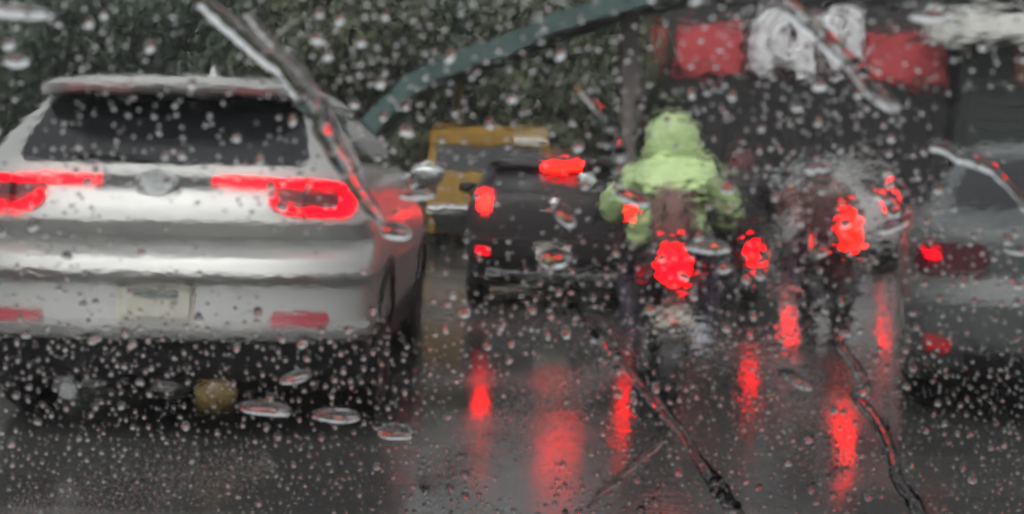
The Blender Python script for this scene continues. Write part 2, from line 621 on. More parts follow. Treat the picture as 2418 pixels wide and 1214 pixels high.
# ---- white SUV -------------------------------------------------------------------------------------
suv = empty('suv', (-1.575, 6.36, 0), 'white SUV with glowing red loop tail lights seen from behind', 'car')
suv.scale = (1, 1, 0.975)
SUV = Car([
    (0.22, 0.84, 0.22, 4.30), (0.30, 0.90, 0.08, 4.42), (0.49, 0.925, -0.005, 4.48), (0.50, 0.93, -0.045, 4.48),
    (0.545, 0.935, -0.06, 4.48), (0.57, 0.936, -0.01, 4.48), (0.735, 0.945, 0.012, 4.47), (0.77, 0.95, -0.05, 4.46),
    (0.80, 0.952, -0.085, 4.45), (0.86, 0.95, -0.062, 4.43), (0.915, 0.945, 0.0, 4.40), (0.93, 0.944, 0.045, 4.38), (0.945, 0.942, 0.058, 4.38),
    (1.00, 0.935, 0.0, 4.30), (1.03, 0.928, -0.035, 4.20), (1.08, 0.918, -0.02, 4.1), (1.18, 0.90, 0.02, 3.80), (1.255, 0.875, 0.04, 3.45),
    (1.29, 0.85, 0.05, 3.30), (1.42, 0.785, 0.17, 2.95), (1.56, 0.68, 0.29, 2.55), (1.605, 0.645, 0.31, 2.42),
    (1.612, 0.64, 0.13, 2.40), (1.645, 0.615, 0.10, 2.25), (1.68, 0.55, 0.13, 2.05), (1.70, 0.40, 0.30, 1.80),
    (1.712, 0.22, 0.55, 1.50), (1.715, 0.04, 0.8, 1.2)], depth=0.36, n=3.3)
SUV.body(0.50, 1.715).build('body', 'white_paint', suv, 32)
SUV.body(0.22, 0.497, 4).build('lower_bumper', 'black_plastic', suv, 40)
SUV.patch(-0.665, 0.665, 1.285, 1.598, 0.006, 20, 8, taper=0.085, rnd=0.05).build('rear_window', 'car_glass', suv)
wp = MB().tube([(0.02, SUV.rear(0, 1.30, 0.02), 1.30), (-0.42, SUV.rear(0.3, 1.33, 0.02), 1.33)], 0.008, 6)
wp.build('wiper', 'black_plastic', suv)
# lamp band between the lamps, emblem
SUV.patch(-0.27, 0.27, 1.175, 1.235, 0.010, 12, 2).build('lamp_band', 'black_plastic', suv)
em = MB()
er = []
for q, dy in ((0.0, 0), (0.0, 1),):
    pass
for sc, dy in ((1.0, 0.0), (1.0, -0.016), (0.86, -0.024), (0.80, -0.016), (0.02, -0.014)):
    er.append([(0.095 * sc * math.cos(a), SUV.rear(0, 1.2, 0.012) + dy, 1.20 + 0.058 * sc * math.sin(a)) for a in [2 * math.pi * k / 28 for k in range(28)]])
em.loft(er)
emo = em.build('emblem', 'chrome', suv)
for sg in (-1, 1):
    MB().loft([[(sg * 0.055 + dx, SUV.rear(0, 1.2, 0.036) + dy, 1.225 - 0.0 + dz) for dx, dz in ((-0.012, 0), (0.012, 0), (0.012 - sg * 0.05, -0.055), (-0.012 - sg * 0.05, -0.055))]
               for dy in (0.014, 0.0)]).build('emblem_stroke', 'chrome', emo, None)
for sg in (-1, 1):
    P = [(0.245, 1.213), (0.66, 1.207), (0.80, 1.200), (0.838, 1.188), (0.852, 1.165), (0.852, 1.12), (0.838, 1.092), (0.80, 1.080), (0.62, 1.082),
         (0.565, 1.095), (0.53, 1.12), (0.505, 1.15)]
    t = SUV.ribbon([(sg * x, z) for x, z in P], 0.0205, 0.03)
    tl = t.build('tail_light', 'brake', suv)
    e0, e1 = (0.80, 0.868) if sg > 0 else (-0.868, -0.80)
    SUV.patch(e0, e1, 1.068, 1.212, 0.034, 4, 5, rnd=0.035).build('lamp_end', 'brake', tl)
    SUV.patch(sg * 0.655 - 0.004, sg * 0.655 + 0.004, 1.058, 1.232, 0.036, 1, 4).build('seam', 'black_plastic', tl)
    if sg > 0:
        SUV.patch(0.50, 0.845, 1.08, 1.205, 0.012, 10, 4, rnd=0.03).build('lens', 'lens_off', tl)
    else:
        SUV.patch(-0.845, -0.50, 1.08, 1.205, 0.012, 10, 4, rnd=0.03).build('lens', 'lens_off', tl)
    # low reflector in the bumper corner
    a, c = (0.50, 0.765) if sg > 0 else (-0.765, -0.50)
    SUV.patch(a, c, 0.563, 0.618, 0.012, 8, 2, rnd=0.02).build('reflector', 'reflector', suv)
# number plate in its recess
SUV.patch(-0.175, 0.175, 0.572, 0.738, 0.004, 6, 3, rnd=0.01).build('plate_recess', 'cream_paint', suv)
py = SUV.rear(0, 0.66, 0.022)
pl = MB().box(-0.155, 0.155, py - 0.004, py + 0.012, 0.585, 0.715, 0.003).build('number_plate', 'plate', suv)
MB().box(-0.105, 0.105, py - 0.007, py - 0.005, 0.685, 0.712).build('plate_band', 'plate_ink', pl, None)
MB().box(0.070, 0.098, py - 0.007, py - 0.005, 0.648, 0.668).build('plate_mark', 'plate_ink2', pl, None)
for sg in (-1, 1):
    MB().box(sg * 0.15 - 0.02, sg * 0.15 + 0.02, py - 0.012, py + 0.03, 0.728, 0.742, 0.005).build('plate_lamp', 'chrome', suv)
# under the bumper
MB().box(-0.50, -0.26, 0.10, 0.42, 0.20, 0.33, 0.05).build('muffler', 'muffler', suv)
MB().tube([(-0.38, -0.02, 0.245), (-0.38, 0.14, 0.25)], 0.04, 14).build('exhaust_pipe', 'chrome', suv)
MB().box(-0.06, 0.12, 0.10, 0.34, 0.19, 0.31, 0.05).build('rear_axle_cover', 'muffler', suv)
MB().ball((0.245, 0.11, 0.215), (0.10, 0.05, 0.08), 20, 12).build('yellow_blob', 'yellow_metal', suv)  # flattened yellow ball hanging below the bumper
MB().tube([(0.06, 2.5, 1.70), (0.06, 0.9, 1.708)], 0.004, 5)
fin = MB().loft([[(0.135 - 0.02, 0.52, 1.700), (0.135 + 0.02, 0.52, 1.700), (0.135 + 0.016, 0.70, 1.71), (0.135 - 0.016, 0.70, 1.71)],
                 [(0.135 - 0.006, 0.53, 1.765), (0.135 + 0.006, 0.53, 1.765), (0.135 + 0.004, 0.57, 1.765), (0.135 - 0.004, 0.57, 1.765)]])
fin.build('antenna_fin', 'white_paint', suv)
for sg in (-1, 1):
    SUV.side_patch(sg, [(0.50, 1.31), (0.55, 1.46), (0.62, 1.58), (1.20, 1.60), (1.25, 1.30)]).build('side_window', 'car_glass', suv, None)
    SUV.side_patch(sg, [(1.32, 1.30), (1.28, 1.60), (2.05, 1.58), (2.12, 1.30)]).build('side_window', 'car_glass', suv, None)
    SUV.side_patch(sg, [(2.20, 1.30), (2.12, 1.57), (2.45, 1.50), (2.95, 1.30)]).build('side_window', 'car_glass', suv, None)
    for y in (0.92, 3.62):
        arches(suv, SUV, sg, y, 0.36)
        wheel(suv, sg, sg * (SUV.side(0.36) + 0.022), y, 0.36)
    MB().box(sg * 0.93 - 0.05, sg * 0.93 + 0.05, 2.86, 2.99, 1.20, 1.22, 0.008)
    mr = MB().ball((sg * 1.02, 2.88, 1.25), (0.115, 0.06, 0.075))
    mr.tube([(sg * 0.88, 2.90, 1.22), (sg * 0.98, 2.88, 1.23)], 0.025, 6)
    mo = mr.build('wing_mirror', 'white_paint', suv, 60)
    MB().ball((sg * 1.02, 2.825, 1.25), (0.095, 0.012, 0.058)).build('mirror_glass', 'chrome', mo, 60)
    for y in (1.27, 2.16):
        MB().box(sg * (SUV.side(1.02) + 0.012) - 0.012, sg * (SUV.side(1.02) + 0.012) + 0.012, y + 0.1, y + 0.3, 1.03, 1.055, 0.008).build('door_handle', 'white_paint', suv)

# ---- dark hatchback ahead ---------------------------------------------------------------------------
hat = empty('hatchback', (0.392, 12.83, 0), 'dark hatchback with lit roof brake light left of the green rider', 'car')
HAT = Car([
    (0.20, 0.76, 0.15, 3.6), (0.30, 0.79, 0.03, 3.7), (0.46, 0.81, -0.03, 3.72), (0.62, 0.82, -0.03, 3.70), (0.66, 0.82, 0.03, 3.68),
    (0.80, 0.815, 0.04, 3.6), (0.95, 0.80, 0.06, 3.35), (1.03, 0.775, 0.09, 3.0), (1.06, 0.755, 0.12, 2.85), (1.24, 0.66, 0.25, 2.4),
    (1.30, 0.63, 0.30, 2.25), (1.305, 0.63, 0.16, 2.23), (1.34, 0.60, 0.17, 2.1), (1.37, 0.50, 0.26, 1.9), (1.392, 0.28, 0.5, 1.6), (1.396, 0.04, 0.8, 1.2)],
    depth=0.34, n=3.2)
HAT.body(0.30, 1.396).build('body', 'dark_paint', hat, 32)
HAT.body(0.20, 0.297, 2).build('lower_bumper', 'black_plastic', hat, 40)
HAT.patch(-0.60, 0.60, 1.04, 1.225, 0.006, 16, 6, taper=0.06, rnd=0.04).build('rear_window', 'car_glass', hat)
HAT.patch(-0.14, 0.23, 1.325 - 0.078, 1.298 + 0.02, 0.05, 8, 3, rnd=0.02, thick=0.06).build('high_brake_light', 'brake_hot', hat)
for sg in (-1, 1):
    a, c = (0.565, 0.735) if sg > 0 else (-0.735, -0.565)
    tl = HAT.patch(a, c, 0.84, 1.08, 0.014, 8, 6, rnd=0.05).build('tail_light', 'lens_dim', hat)
    HAT.patch(a + 0.02, c - 0.02, 0.875, 1.035, 0.03, 6, 4, rnd=0.04).build('brake_lamp', 'brake_hot', tl)
    HAT.patch(a, c - 0.02, 0.50, 0.545, 0.012, 6, 2, rnd=0.015).build('reflector', 'brake', hat)  # no lamp: its lit look comes from the emissive brake material
    for y in (0.62, 2.95):
        arches(hat, HAT, sg, y, 0.29, 'black_plastic')
        wheel(hat, sg, sg * (HAT.side(0.29) + 0.02), y, 0.29, 0.17)
    HAT.side_patch(sg, [(0.55, 1.07), (0.72, 1.27), (1.60, 1.28), (1.70, 1.07)]).build('side_window', 'car_glass', hat, None)
    HAT.side_patch(sg, [(1.76, 1.07), (1.68, 1.28), (2.0, 1.25), (2.5, 1.07)]).build('side_window', 'car_glass', hat, None)
    mm = MB().ball((sg * 0.87, 2.35, 1.05), (0.10, 0.05, 0.065))
    mm.tube([(sg * 0.74, 2.38, 1.03), (sg * 0.84, 2.36, 1.04)], 0.02, 6)
    mm.build('wing_mirror', 'dark_paint', hat, 60)
py = HAT.rear(0, 0.56, 0.012)
pl = MB().box(-0.19, 0.13, py - 0.004, py + 0.01, 0.46, 0.585, 0.003).build('number_plate', 'plate', hat)
MB().box(-0.15, 0.10, HAT.rear(0, 0.9, 0.03), HAT.rear(0, 0.9, 0.0), 0.885, 0.915, 0.008).build('tailgate_handle', 'chrome', hat)
MB().ball((-0.02, HAT.rear(0, 0.97, 0.015), 0.965), (0.05, 0.012, 0.035)).build('emblem', 'chrome', hat)
MB().box(-0.62, 0.62, HAT.rear(0, 0.46, 0.0) + 0.03, HAT.rear(0, 0.46, 0.012) + 0.05, 0.305, 0.36, 0.01).build('bumper_lip', 'muffler', hat)

# ---- dark grey sedan at the right edge --------------------------------------------------------------
sed = empty('sedan', (2.88, 7.1, 0), 'dark grey sedan cut off at the right edge of the view', 'car', rz=R(-15))
sed.scale = (1, 1, 1.035)
SED = Car([
    (0.20, 0.83, 0.20, 4.3), (0.28, 0.87, 0.05, 4.4), (0.40, 0.89, -0.03, 4.45), (0.62, 0.90, -0.05, 4.45), (0.68, 0.90, -0.01, 4.43),
    (0.74, 0.90, 0.02, 4.4), (0.93, 0.89, 0.0, 4.2), (0.985, 0.87, 0.02, 3.9), (1.005, 0.83, 0.10, 3.6), (1.02, 0.80, 0.50, 3.4),
    (1.05, 0.775, 0.62, 3.25), (1.30, 0.63, 1.12, 2.65), (1.38, 0.58, 1.28, 2.45), (1.415, 0.50, 1.45, 2.3), (1.435, 0.3, 1.6, 2.1), (1.44, 0.04, 1.8, 1.9)],
    depth=0.36, n=3.4)
SED.body(0.28, 1.44).build('body', 'grey_paint', sed, 32)
SED.body(0.20, 0.277, 2).build('lower_bumper', 'black_plastic', sed, 40)
SED.patch(-0.68, 0.68, 1.075, 1.355, 0.006, 18, 8, taper=0.14, rnd=0.05).build('rear_window', 'car_glass', sed)
SED.patch(-0.60, 0.60, 0.285, 0.37, 0.012, 12, 2).build('diffuser', 'black_plastic', sed)
for sg in (-1, 1):
    a, c = (0.50, 0.85) if sg > 0 else (-0.85, -0.50)
    tl = SED.patch(a, c, 0.745, 0.91, 0.014, 10, 5, rnd=0.05).build('tail_light', 'lens_off', sed)
    a2, c2 = (a + 0.23, c - 0.03) if sg > 0 else (a + 0.03, c - 0.23)
    SED.patch(a2, c2, 0.825, 0.868, 0.032, 6, 2, rnd=0.02).build('brake_lamp', 'brake', tl)
    a3, c3 = (0.66, 0.80) if sg > 0 else (-0.80, -0.66)
    SED.patch(a3, c3, 0.375, 0.425, 0.012, 6, 2, rnd=0.02).build('reflector', 'lens_dim', sed)  # unlit part given a faint red glow by the emissive lens material
    for y in (0.95, 3.60):
        arches(sed, SED, sg, y, 0.32, 'grey_paint')
        wheel(sed, sg, sg * (SED.side(0.32) + 0.02), y, 0.32)
    SED.side_patch(sg, [(1.05, 1.06), (1.45, 1.33), (1.80, 1.36), (1.85, 1.06)]).build('side_window', 'car_glass', sed, None)
    SED.side_patch(sg, [(1.92, 1.06), (1.87, 1.36), (2.35, 1.32), (2.85, 1.06)]).build('side_window', 'car_glass', sed, None)
py = SED.rear(0, 0.84, 0.012)
MB().box(-0.18, 0.18, py - 0.004, py + 0.012, 0.77, 0.90, 0.003).build('number_plate', 'plate', sed)
MB().box(-0.22, 0.22, SED.rear(0, 0.93, 0.03), SED.rear(0, 0.93, 0.0), 0.915, 0.94, 0.006).build('boot_trim', 'chrome', sed)

# ---- yellow van further on ---------------------------------------------------------------------------
van = empty('van', (-0.38, 21.9, 0), 'yellow van with cream roof edge, far ahead of the dark hatchback', 'van')
VAN = Car([
    (0.25, 0.90, 0.05, 4.5), (0.45, 0.96, 0.0, 4.6), (0.62, 0.97, 0.0, 4.6), (0.64, 0.97, 0.03, 4.6), (1.15, 0.97, 0.05, 4.4), (1.22, 0.96, 0.06, 4.1),
    (1.58, 0.92, 0.12, 3.6), (1.60, 0.92, 0.06, 3.6), (1.80, 0.91, 0.05, 3.4), (1.86, 0.86, 0.12, 3.3), (1.89, 0.6, 0.4, 3.0), (1.90, 0.06, 1.0, 2.0)],
    depth=0.2, n=6)
VAN.body(0.25, 1.90).build('body', 'yellow_paint', van, 32)
VAN.patch(0.36, 0.90, 1.62, 1.82, 0.012, 8, 2, rnd=0.02).build('roof_panel', 'cream_paint', van)
VAN.patch(-0.82, 0.82, 1.20, 1.56, 0.010, 10, 3, rnd=0.05).build('rear_window', 'car_glass', van)
VAN.patch(-0.95, 0.95, 0.60, 0.70, 0.05, 10, 2, rnd=0.03, thick=0.08).build('bumper', 'muffler', van)
VAN.patch(-0.93, 0.93, 0.27, 0.585, 0.012, 14, 2).build('lower_panel', 'black_plastic', van)
for sg in (-1, 1):
    a, c = (0.78, 0.92) if sg > 0 else (-0.92, -0.78)
    VAN.patch(a, c, 0.78, 1.05, 0.012, 4, 3, rnd=0.03).build('tail_light', 'lens_off', van)
    for y in (0.9, 3.5):
        arches(van, VAN, sg, y, 0.33)
        wheel(van, sg, sg * (VAN.side(0.33) + 0.02), y, 0.33)


# ------------------------------------------------------------------ motorcycles and riders
def motorcycle(loc, label, body_m, lamp_z=0.81, lamp_r=0.075, lamp_m='brake_mid', lamp_shape='round', plate=True, exhaust=1, rz=0.0, sc=1.0, boxy=False, cowl=False):
    b = empty('motorcycle', loc, label, 'motorcycle', 'motorcycles waiting in traffic', rz)
    b.scale = (sc, sc, sc)
    for y in (0.30, 1.50):
        rim = MB().lathe_x([(-0.03, 0.20), (-0.03, 0.215), (0.03, 0.215), (0.03, 0.20)], 0, y, 0.285)
        rim.lathe_x([(-0.05, 0.045), (0.05, 0.045)], 0, y, 0.285, 12)
        for k in range(6):
            a = math.pi * k / 3
            rim.tube([(0, y, 0.285), (0, y + 0.205 * math.cos(a), 0.285 + 0.205 * math.sin(a))], 0.012, 5)
        o = rim.build('wheel', 'alloy', b)
        MB().lathe_x([(-0.035, 0.21), (-0.055, 0.235), (-0.045, 0.27), (-0.02, 0.285), (0.02, 0.285), (0.045, 0.27), (0.055, 0.235), (0.035, 0.21)], 0, y, 0.285).build('tyre', 'rubber', o)
    # tail fairing and body
    rings = []
    for y, w, zl, zh in ((0.02, 0.06, 0.70, 0.83), (0.12, 0.11, 0.64, 0.84), (0.35, 0.14, 0.52, 0.82), (0.65, 0.15, 0.42, 0.78), (0.85, 0.12, 0.34, 0.66), (1.02, 0.11, 0.34, 0.58)):
        zm, zr = (zl + zh) / 2, (zh - zl) / 2
        rings.append([(w * math.copysign(abs(math.cos(q)) ** 0.7, math.cos(q)), y, zm + zr * math.copysign(abs(math.sin(q)) ** 0.8, math.sin(q))) for q in [2 * math.pi * k / 16 for k in range(16)]])
    MB().loft(rings).build('body', body_m, b, 50)
    # seat
    rings = []
    for y, w, zt in ((0.14, 0.09, 0.86), (0.22, 0.13, 0.875), (0.50, 0.14, 0.83), (0.80, 0.11, 0.80), (0.88, 0.08, 0.78)):
        rings.append([(w * math.cos(q), y, zt - 0.05 + 0.05 * math.sin(q)) for q in [2 * math.pi * k / 14 for k in range(14)]])
    MB().loft(rings).build('seat', 'bike_seat', b, 60)
    # front shield, fork, mudguards
    sh = MB()
    rr = []
    for z, w, y in ((0.36, 0.10, 1.14), (0.55, 0.17, 1.16), (0.78, 0.19, 1.20), (0.95, 0.14, 1.18), (1.00, 0.08, 1.16)):
        rr.append([(w * math.cos(q), y + 0.07 * math.sin(q), z) for q in [2 * math.pi * k / 14 for k in range(14)]])
    sh.loft(rr).build('front_shield', body_m, b, 60)
    MB().tube([(-0.07, 1.24, 0.80), (-0.07, 1.50, 0.285)], 0.022, 8).tube([(0.07, 1.24, 0.80), (0.07, 1.50, 0.285)], 0.022, 8).build('fork', 'steel', b)
    for y, a0, a1, nm in ((0.30, 60, 190, 'rear_mudguard'), (1.50, 20, 150, 'front_mudguard')):
        rr = []
        for k in range(10):
            a = R(a0 + (a1 - a0) * k / 9)
            for_r = []
            for dx, q in ((-0.075, 0.28), (-0.06, 0.325), (0.06, 0.325), (0.075, 0.28), (0.05, 0.31), (-0.05, 0.31)):
                for_r.append((dx, y + q * math.cos(a), 0.285 + q * math.sin(a)))
            rr.append(for_r)
        MB().loft(rr).build(nm, 'bike_black', b, 50)
    # handlebar, grips, mirrors
    MB().tube([(-0.33, 1.02, 1.00), (-0.20, 1.10, 1.02), (0, 1.16, 1.00), (0.20, 1.10, 1.02), (0.33, 1.02, 1.00)], 0.013, 8).build('handlebar', 'steel', b)
    for sg in (-1, 1):
        MB().tube([(sg * 0.24, 1.075, 1.012), (sg * 0.345, 1.01, 0.997)], 0.02, 10).build('grip', 'rubber', b)
        mi = MB().tube([(sg * 0.22, 1.10, 1.02), (sg * 0.30, 1.10, 1.14), (sg * 0.36, 1.08, 1.19)], 0.007, 6)
        mi.ball((sg * 0.38, 1.08, 1.20), (0.062, 0.022, 0.042))
        mo = mi.build('mirror', 'bike_black', b, 50)
        MB().ball((sg * 0.38, 1.056, 1.20), (0.052, 0.004, 0.034)).build('mirror_glass', 'chrome', mo, 50)
        MB().tube([(sg * 0.09, 0.10, lamp_z - 0.05), (sg * 0.17, 0.08, lamp_z - 0.05)], [0.012, 0.02], 8).build('turn_signal', 'reflector', b)
        MB().tube([(sg * 0.08, 0.66, 0.30), (sg * 0.24, 0.68, 0.29)], 0.016, 8).build('foot_peg', 'rubber', b)
    # tail lamp
    if lamp_shape == 'round':
        lp = MB().ball((0, -0.03, lamp_z), (lamp_r, 0.045, lamp_r))
    else:
        lp = MB().loft([[(x * lamp_r, y, lamp_z + z * lamp_r) for x, z in ((-0.55, 1.5), (0.55, 1.5), (1.0, -0.6), (0.75, -1.1), (-0.75, -1.1), (-1.0, -0.6))] for y in (0.03, -0.04)])
    lp.tube([(0, -0.01, lamp_z), (0, 0.12, min(lamp_z, 0.76))], 0.045, 8) if False else None
    to = lp.build('tail_light', lamp_m, b, 50)
    MB().box(-lamp_r * 1.1, lamp_r * 1.1, 0.0, 0.09, lamp_z - lamp_r * 1.1, lamp_z + lamp_r * 1.05, 0.02).build('lamp_housing', 'bike_black', to)
    hz = MB().box(-0.05, 0.05, -0.02, 0.10, 0.46, max(lamp_z - lamp_r, 0.62), 0.015)
    hz.build('plate_holder', 'bike_black', b)
    if plate:
        MB().box(-0.095, 0.095, -0.04, -0.028, 0.50, 0.585, 0.004).build('number_plate', 'plate', b)
    MB().box(-0.13, 0.13, 0.62, 0.98, 0.22, 0.46, 0.04).build('engine', 'steel', b)
    if exhaust:
        MB().tube([(0.12, 0.90, 0.26), (0.15, 0.55, 0.30), (0.16, 0.10, 0.44)], [0.025, 0.05, 0.055], 12).build('exhaust_pipe', 'steel', b)
    MB().box(-0.12, -0.075, 0.25, 0.72, 0.24, 0.32, 0.02).build('swing_arm', 'steel', b)
    if cowl:
        MB().box(-0.20, 0.20, -0.03, 0.20, 0.59, 0.775, 0.05).build('rear_cowl', body_m, b, 40)
    if boxy:
        MB().box(-0.17, 0.17, -0.02, 0.26, 0.90, 1.16, 0.04).build('top_box', 'bike_black', b)
    return b


def skin_mesh(name, joints, edges, sub=2, root=0, rough=0.0, seed=0):
    """one continuous surface grown round a jointed skeleton; joints: (co, rx, ry)"""
    me = bpy.data.meshes.new(name + '_skeleton')
    me.from_pydata([j[0] for j in joints], edges, [])
    ob = bpy.data.objects.new(name + '_skeleton', me)
    COL.objects.link(ob)
    ob.modifiers.new('skin', 'SKIN')
    ly = me.skin_vertices[0] if len(me.skin_vertices) else None
    if ly is None:
        bpy.context.view_layer.objects.active = ob
        bpy.ops.mesh.customdata_skin_add()
        ly = me.skin_vertices[0]
    for i, j in enumerate(joints):
        ly.data[i].radius = (j[1], j[2])
        ly.data[i].use_root = (i == root)
    ss = ob.modifiers.new('sub', 'SUBSURF')
    ss.levels = ss.render_levels = sub
    dg = bpy.context.evaluated_depsgraph_get()
    out = bpy.data.meshes.new_from_object(ob.evaluated_get(dg))
    bpy.data.objects.remove(ob)
    bpy.data.meshes.remove(me)
    if rough:
        for v in out.vertices:
            p = v.co * 9 + Vector((seed, 0, 0))
            v.co += v.normal * rough * (noise.noise(p) + 0.6 * noise.noise(p * 2.3))
    return out


def rider(loc, label, coat, trousers, hood=False, helmet='helmet_dark', sc=1.0, rz=0.0, lean=0.0):
    p = empty('person', loc, label, 'person', None, rz)
    p.scale = (sc, sc, sc)
    L = lean
    J = [((0, 0.56, 0.90), 0.16, 0.13), ((0, 0.60, 1.02), 0.145, 0.12), ((0, 0.68 + L * .3, 1.16), 0.155, 0.125), ((0, 0.75 + L * .6, 1.28), 0.16, 0.12), ((0, 0.80 + L, 1.37), 0.065, 0.065), ((0, 0.84 + L, 1.44), 0.085, 0.095), ((0, 0.86 + L, 1.53), 0.08, 0.095),
         ((-0.17, 0.76 + L * .6, 1.29), 0.075, 0.075), ((-0.34, 0.88 + L * .5, 1.12), 0.055, 0.055), ((-0.305, 1.00, 1.03), 0.034, 0.034),
         ((0.17, 0.76 + L * .6, 1.29), 0.075, 0.075), ((0.34, 0.88 + L * .5, 1.12), 0.055, 0.055), ((0.305, 1.00, 1.03), 0.034, 0.034),
         ((-0.11, 0.60, 0.88), 0.10, 0.10), ((-0.23, 0.98, 0.74), 0.068, 0.068), ((-0.22, 0.72, 0.38), 0.045, 0.045), ((-0.21, 0.86, 0.33), 0.042, 0.035),
         ((0.11, 0.60, 0.88), 0.10, 0.10), ((0.23, 0.98, 0.74), 0.068, 0.068), ((0.22, 0.72, 0.38), 0.045, 0.045), ((0.21, 0.86, 0.33), 0.042, 0.035)]
    E = [(0, 1), (1, 2), (2, 3), (3, 4), (4, 5), (5, 6), (3, 7), (7, 8), (8, 9), (3, 10), (10, 11), (11, 12), (0, 13), (13, 14), (14, 15), (15, 16), (0, 17), (17, 18), (18, 19), (19, 20)]
    link('body', skin_mesh('body', J, E), trousers, p, 180)
    # coat over torso and sleeves
    s = 1.0
    C = [((0, 0.54, 0.99), 0.18, 0.14), ((0, 0.59, 1.06), 0.19, 0.155), ((0, 0.66 + L * .3, 1.15), 0.195, 0.155), ((0, 0.745 + L * .6, 1.285), 0.185, 0.145), ((0, 0.79 + L, 1.375), 0.09, 0.09),
         ((-0.18, 0.76 + L * .6, 1.285), 0.105, 0.10), ((-0.355, 0.87 + L * .5, 1.12), 0.085, 0.085), ((-0.315, 0.985, 1.035), 0.058, 0.055),
         ((0.18, 0.76 + L * .6, 1.285), 0.105, 0.10), ((0.355, 0.87 + L * .5, 1.12), 0.085, 0.085), ((0.315, 0.985, 1.035), 0.058, 0.055),
         ((-0.15, 0.60, 0.98), 0.10, 0.09), ((-0.25, 0.70, 0.955), 0.075, 0.075), ((0.10, 0.60, 1.00), 0.11, 0.09), ((0.13, 0.68, 0.99), 0.09, 0.08)]
    CE = [(0, 1), (1, 2), (2, 3), (3, 4), (3, 5), (5, 6), (6, 7), (3, 8), (8, 9), (9, 10), (0, 11), (11, 12), (0, 13), (13, 14)]
    link('raincoat' if hood else 'jacket', skin_mesh('coat', C, CE, 3, rough=0.022, seed=loc[0] * 7), coat, p, 180)
    # helmet, or a hood pulled over it
    hc = Vector((0, 0.855 + L, 1.50))
    h = MB()
    rings = []
    for i in range(13):
        th = R(-52 + 141.5 * i / 12)
        rings.append([(hc.x + 0.128 * math.cos(th) * math.cos(q), hc.y + 0.152 * math.cos(th) * math.sin(q), hc.z + 0.135 * math.sin(th)) for q in [2 * math.pi * k / 22 for k in range(22)]])
    h.loft(rings)
    ho = h.build('helmet', helmet, p, 70)
    v = []
    for z, r in ((-0.05, 1.02), (0.0, 1.03), (0.05, 1.02)):
        v.append([(hc.x + 0.128 * r * math.sin(a) * math.sqrt(max(0, 1 - (z / 0.135) ** 2)), hc.y + 0.152 * r * math.cos(a) * math.sqrt(max(0, 1 - (z / 0.135) ** 2)), hc.z + z) for a in [R(-75 + 15 * k) for k in range(11)]])
    MB().loft(v, cap=False, closed=False).build('visor', 'car_glass', ho, 70)
    if hood:
        rings = []
        for i in range(14):
            th = R(-75 + 164 * i / 13)
            rr = []
            for k in range(24):
                q = 2 * math.pi * k / 24
                d = Vector((0.158 * math.cos(th) * math.cos(q), 0.175 * math.cos(th) * math.sin(q), 0.165 * math.sin(th)))
                if d.y > 0.10:
                    d.y = 0.10
                d *= 1 + 0.10 * noise.noise(d * 14 + Vector((3, 1, 0)))
                if th < 0:
                    d.x *= 1 + 0.25 * (-th)
                rr.append(hc + d)
            rings.append(rr)
        MB().loft(rings).build('hood', coat, p, 180)
    else:
        # face below the visor
        f = MB().ball((hc.x, hc.y + 0.085, hc.z - 0.055), (0.07, 0.055, 0.085))
        f.ball((hc.x, hc.y + 0.14, hc.z - 0.03), (0.015, 0.022, 0.025), 8, 6)
        f.build('face', 'skin', p, 180)
    for sg in (-1, 1):
        hx, hy, hz_ = sg * 0.295, 1.035, 1.012
        gl = MB().ball((hx, hy - 0.01, hz_ + 0.018), (0.042, 0.05, 0.022), 10, 7)
        for k in range(4):
            ln = (0.030, 0.036, 0.034, 0.026)[k]
            fx = hx + sg * (0.03 - 0.02 * k)
            fy = hy + 0.02 + 0.012 * k
            gl.tube([(fx, fy, hz_ + 0.026), (fx, fy + ln * 0.9, hz_ + 0.020), (fx, fy + ln, hz_ - 0.012), (fx, fy + ln * 0.4, hz_ - 0.026)], [0.010, 0.0095, 0.009, 0.007], 7)
        gl.tube([(hx - sg * 0.035, hy - 0.02, hz_ + 0.01), (hx - sg * 0.045, hy + 0.0, hz_ - 0.012), (hx - sg * 0.04, hy + 0.02, hz_ - 0.024)], [0.011, 0.010, 0.008], 7)
        gl.build('glove', 'glove', p, 80)
        sh = MB()
        rr = []
        for y, w, zt in ((0.66, 0.030, 0.36), (0.70, 0.044, 0.40), (0.78, 0.046, 0.385), (0.88, 0.050, 0.355), (0.95, 0.040, 0.335), (0.98, 0.02, 0.32)):
            rr.append([(sg * 0.22 + w * math.cos(q), y, (zt + 0.295) / 2 + (zt - 0.295) / 2 * math.sin(q)) for q in [2 * math.pi * k / 12 for k in range(12)]])
        sh.loft(rr).build('shoe', 'shoe', p, 60)
    return p


# green rider, close by
b1 = motorcycle((0.80, 7.15, 0), 'black motorcycle with big round red tail light under the green rider', 'bike_black', 0.80, 0.082, 'brake_mid')
rider((0.81, 7.13, 0), 'person in a pale green hooded raincoat riding away on a motorcycle', 'raincoat', 'trousers', hood=True, sc=0.96, rz=R(-4), )
bg_ = MB()
rings = []
for z, w, d in ((0.885, 0.085, 0.06), (0.90, 0.11, 0.085), (1.02, 0.118, 0.095), (1.12, 0.105, 0.085), (1.18, 0.075, 0.06), (1.195, 0.03, 0.03)):
    rings.append([(w * math.copysign(abs(math.cos(q)) ** 0.75, math.cos(q)), d * math.sin(q), z) for q in [2 * math.pi * k / 18 for k in range(18)]])
bg_.loft(rings)
bag = bg_.build('bag', 'bag', None, 70)
bag.location = (0.825, 7.13 + 0.34, 0.0)
tag(bag, 'brown bag strapped behind the green rider on the motorcycle seat', 'bag')
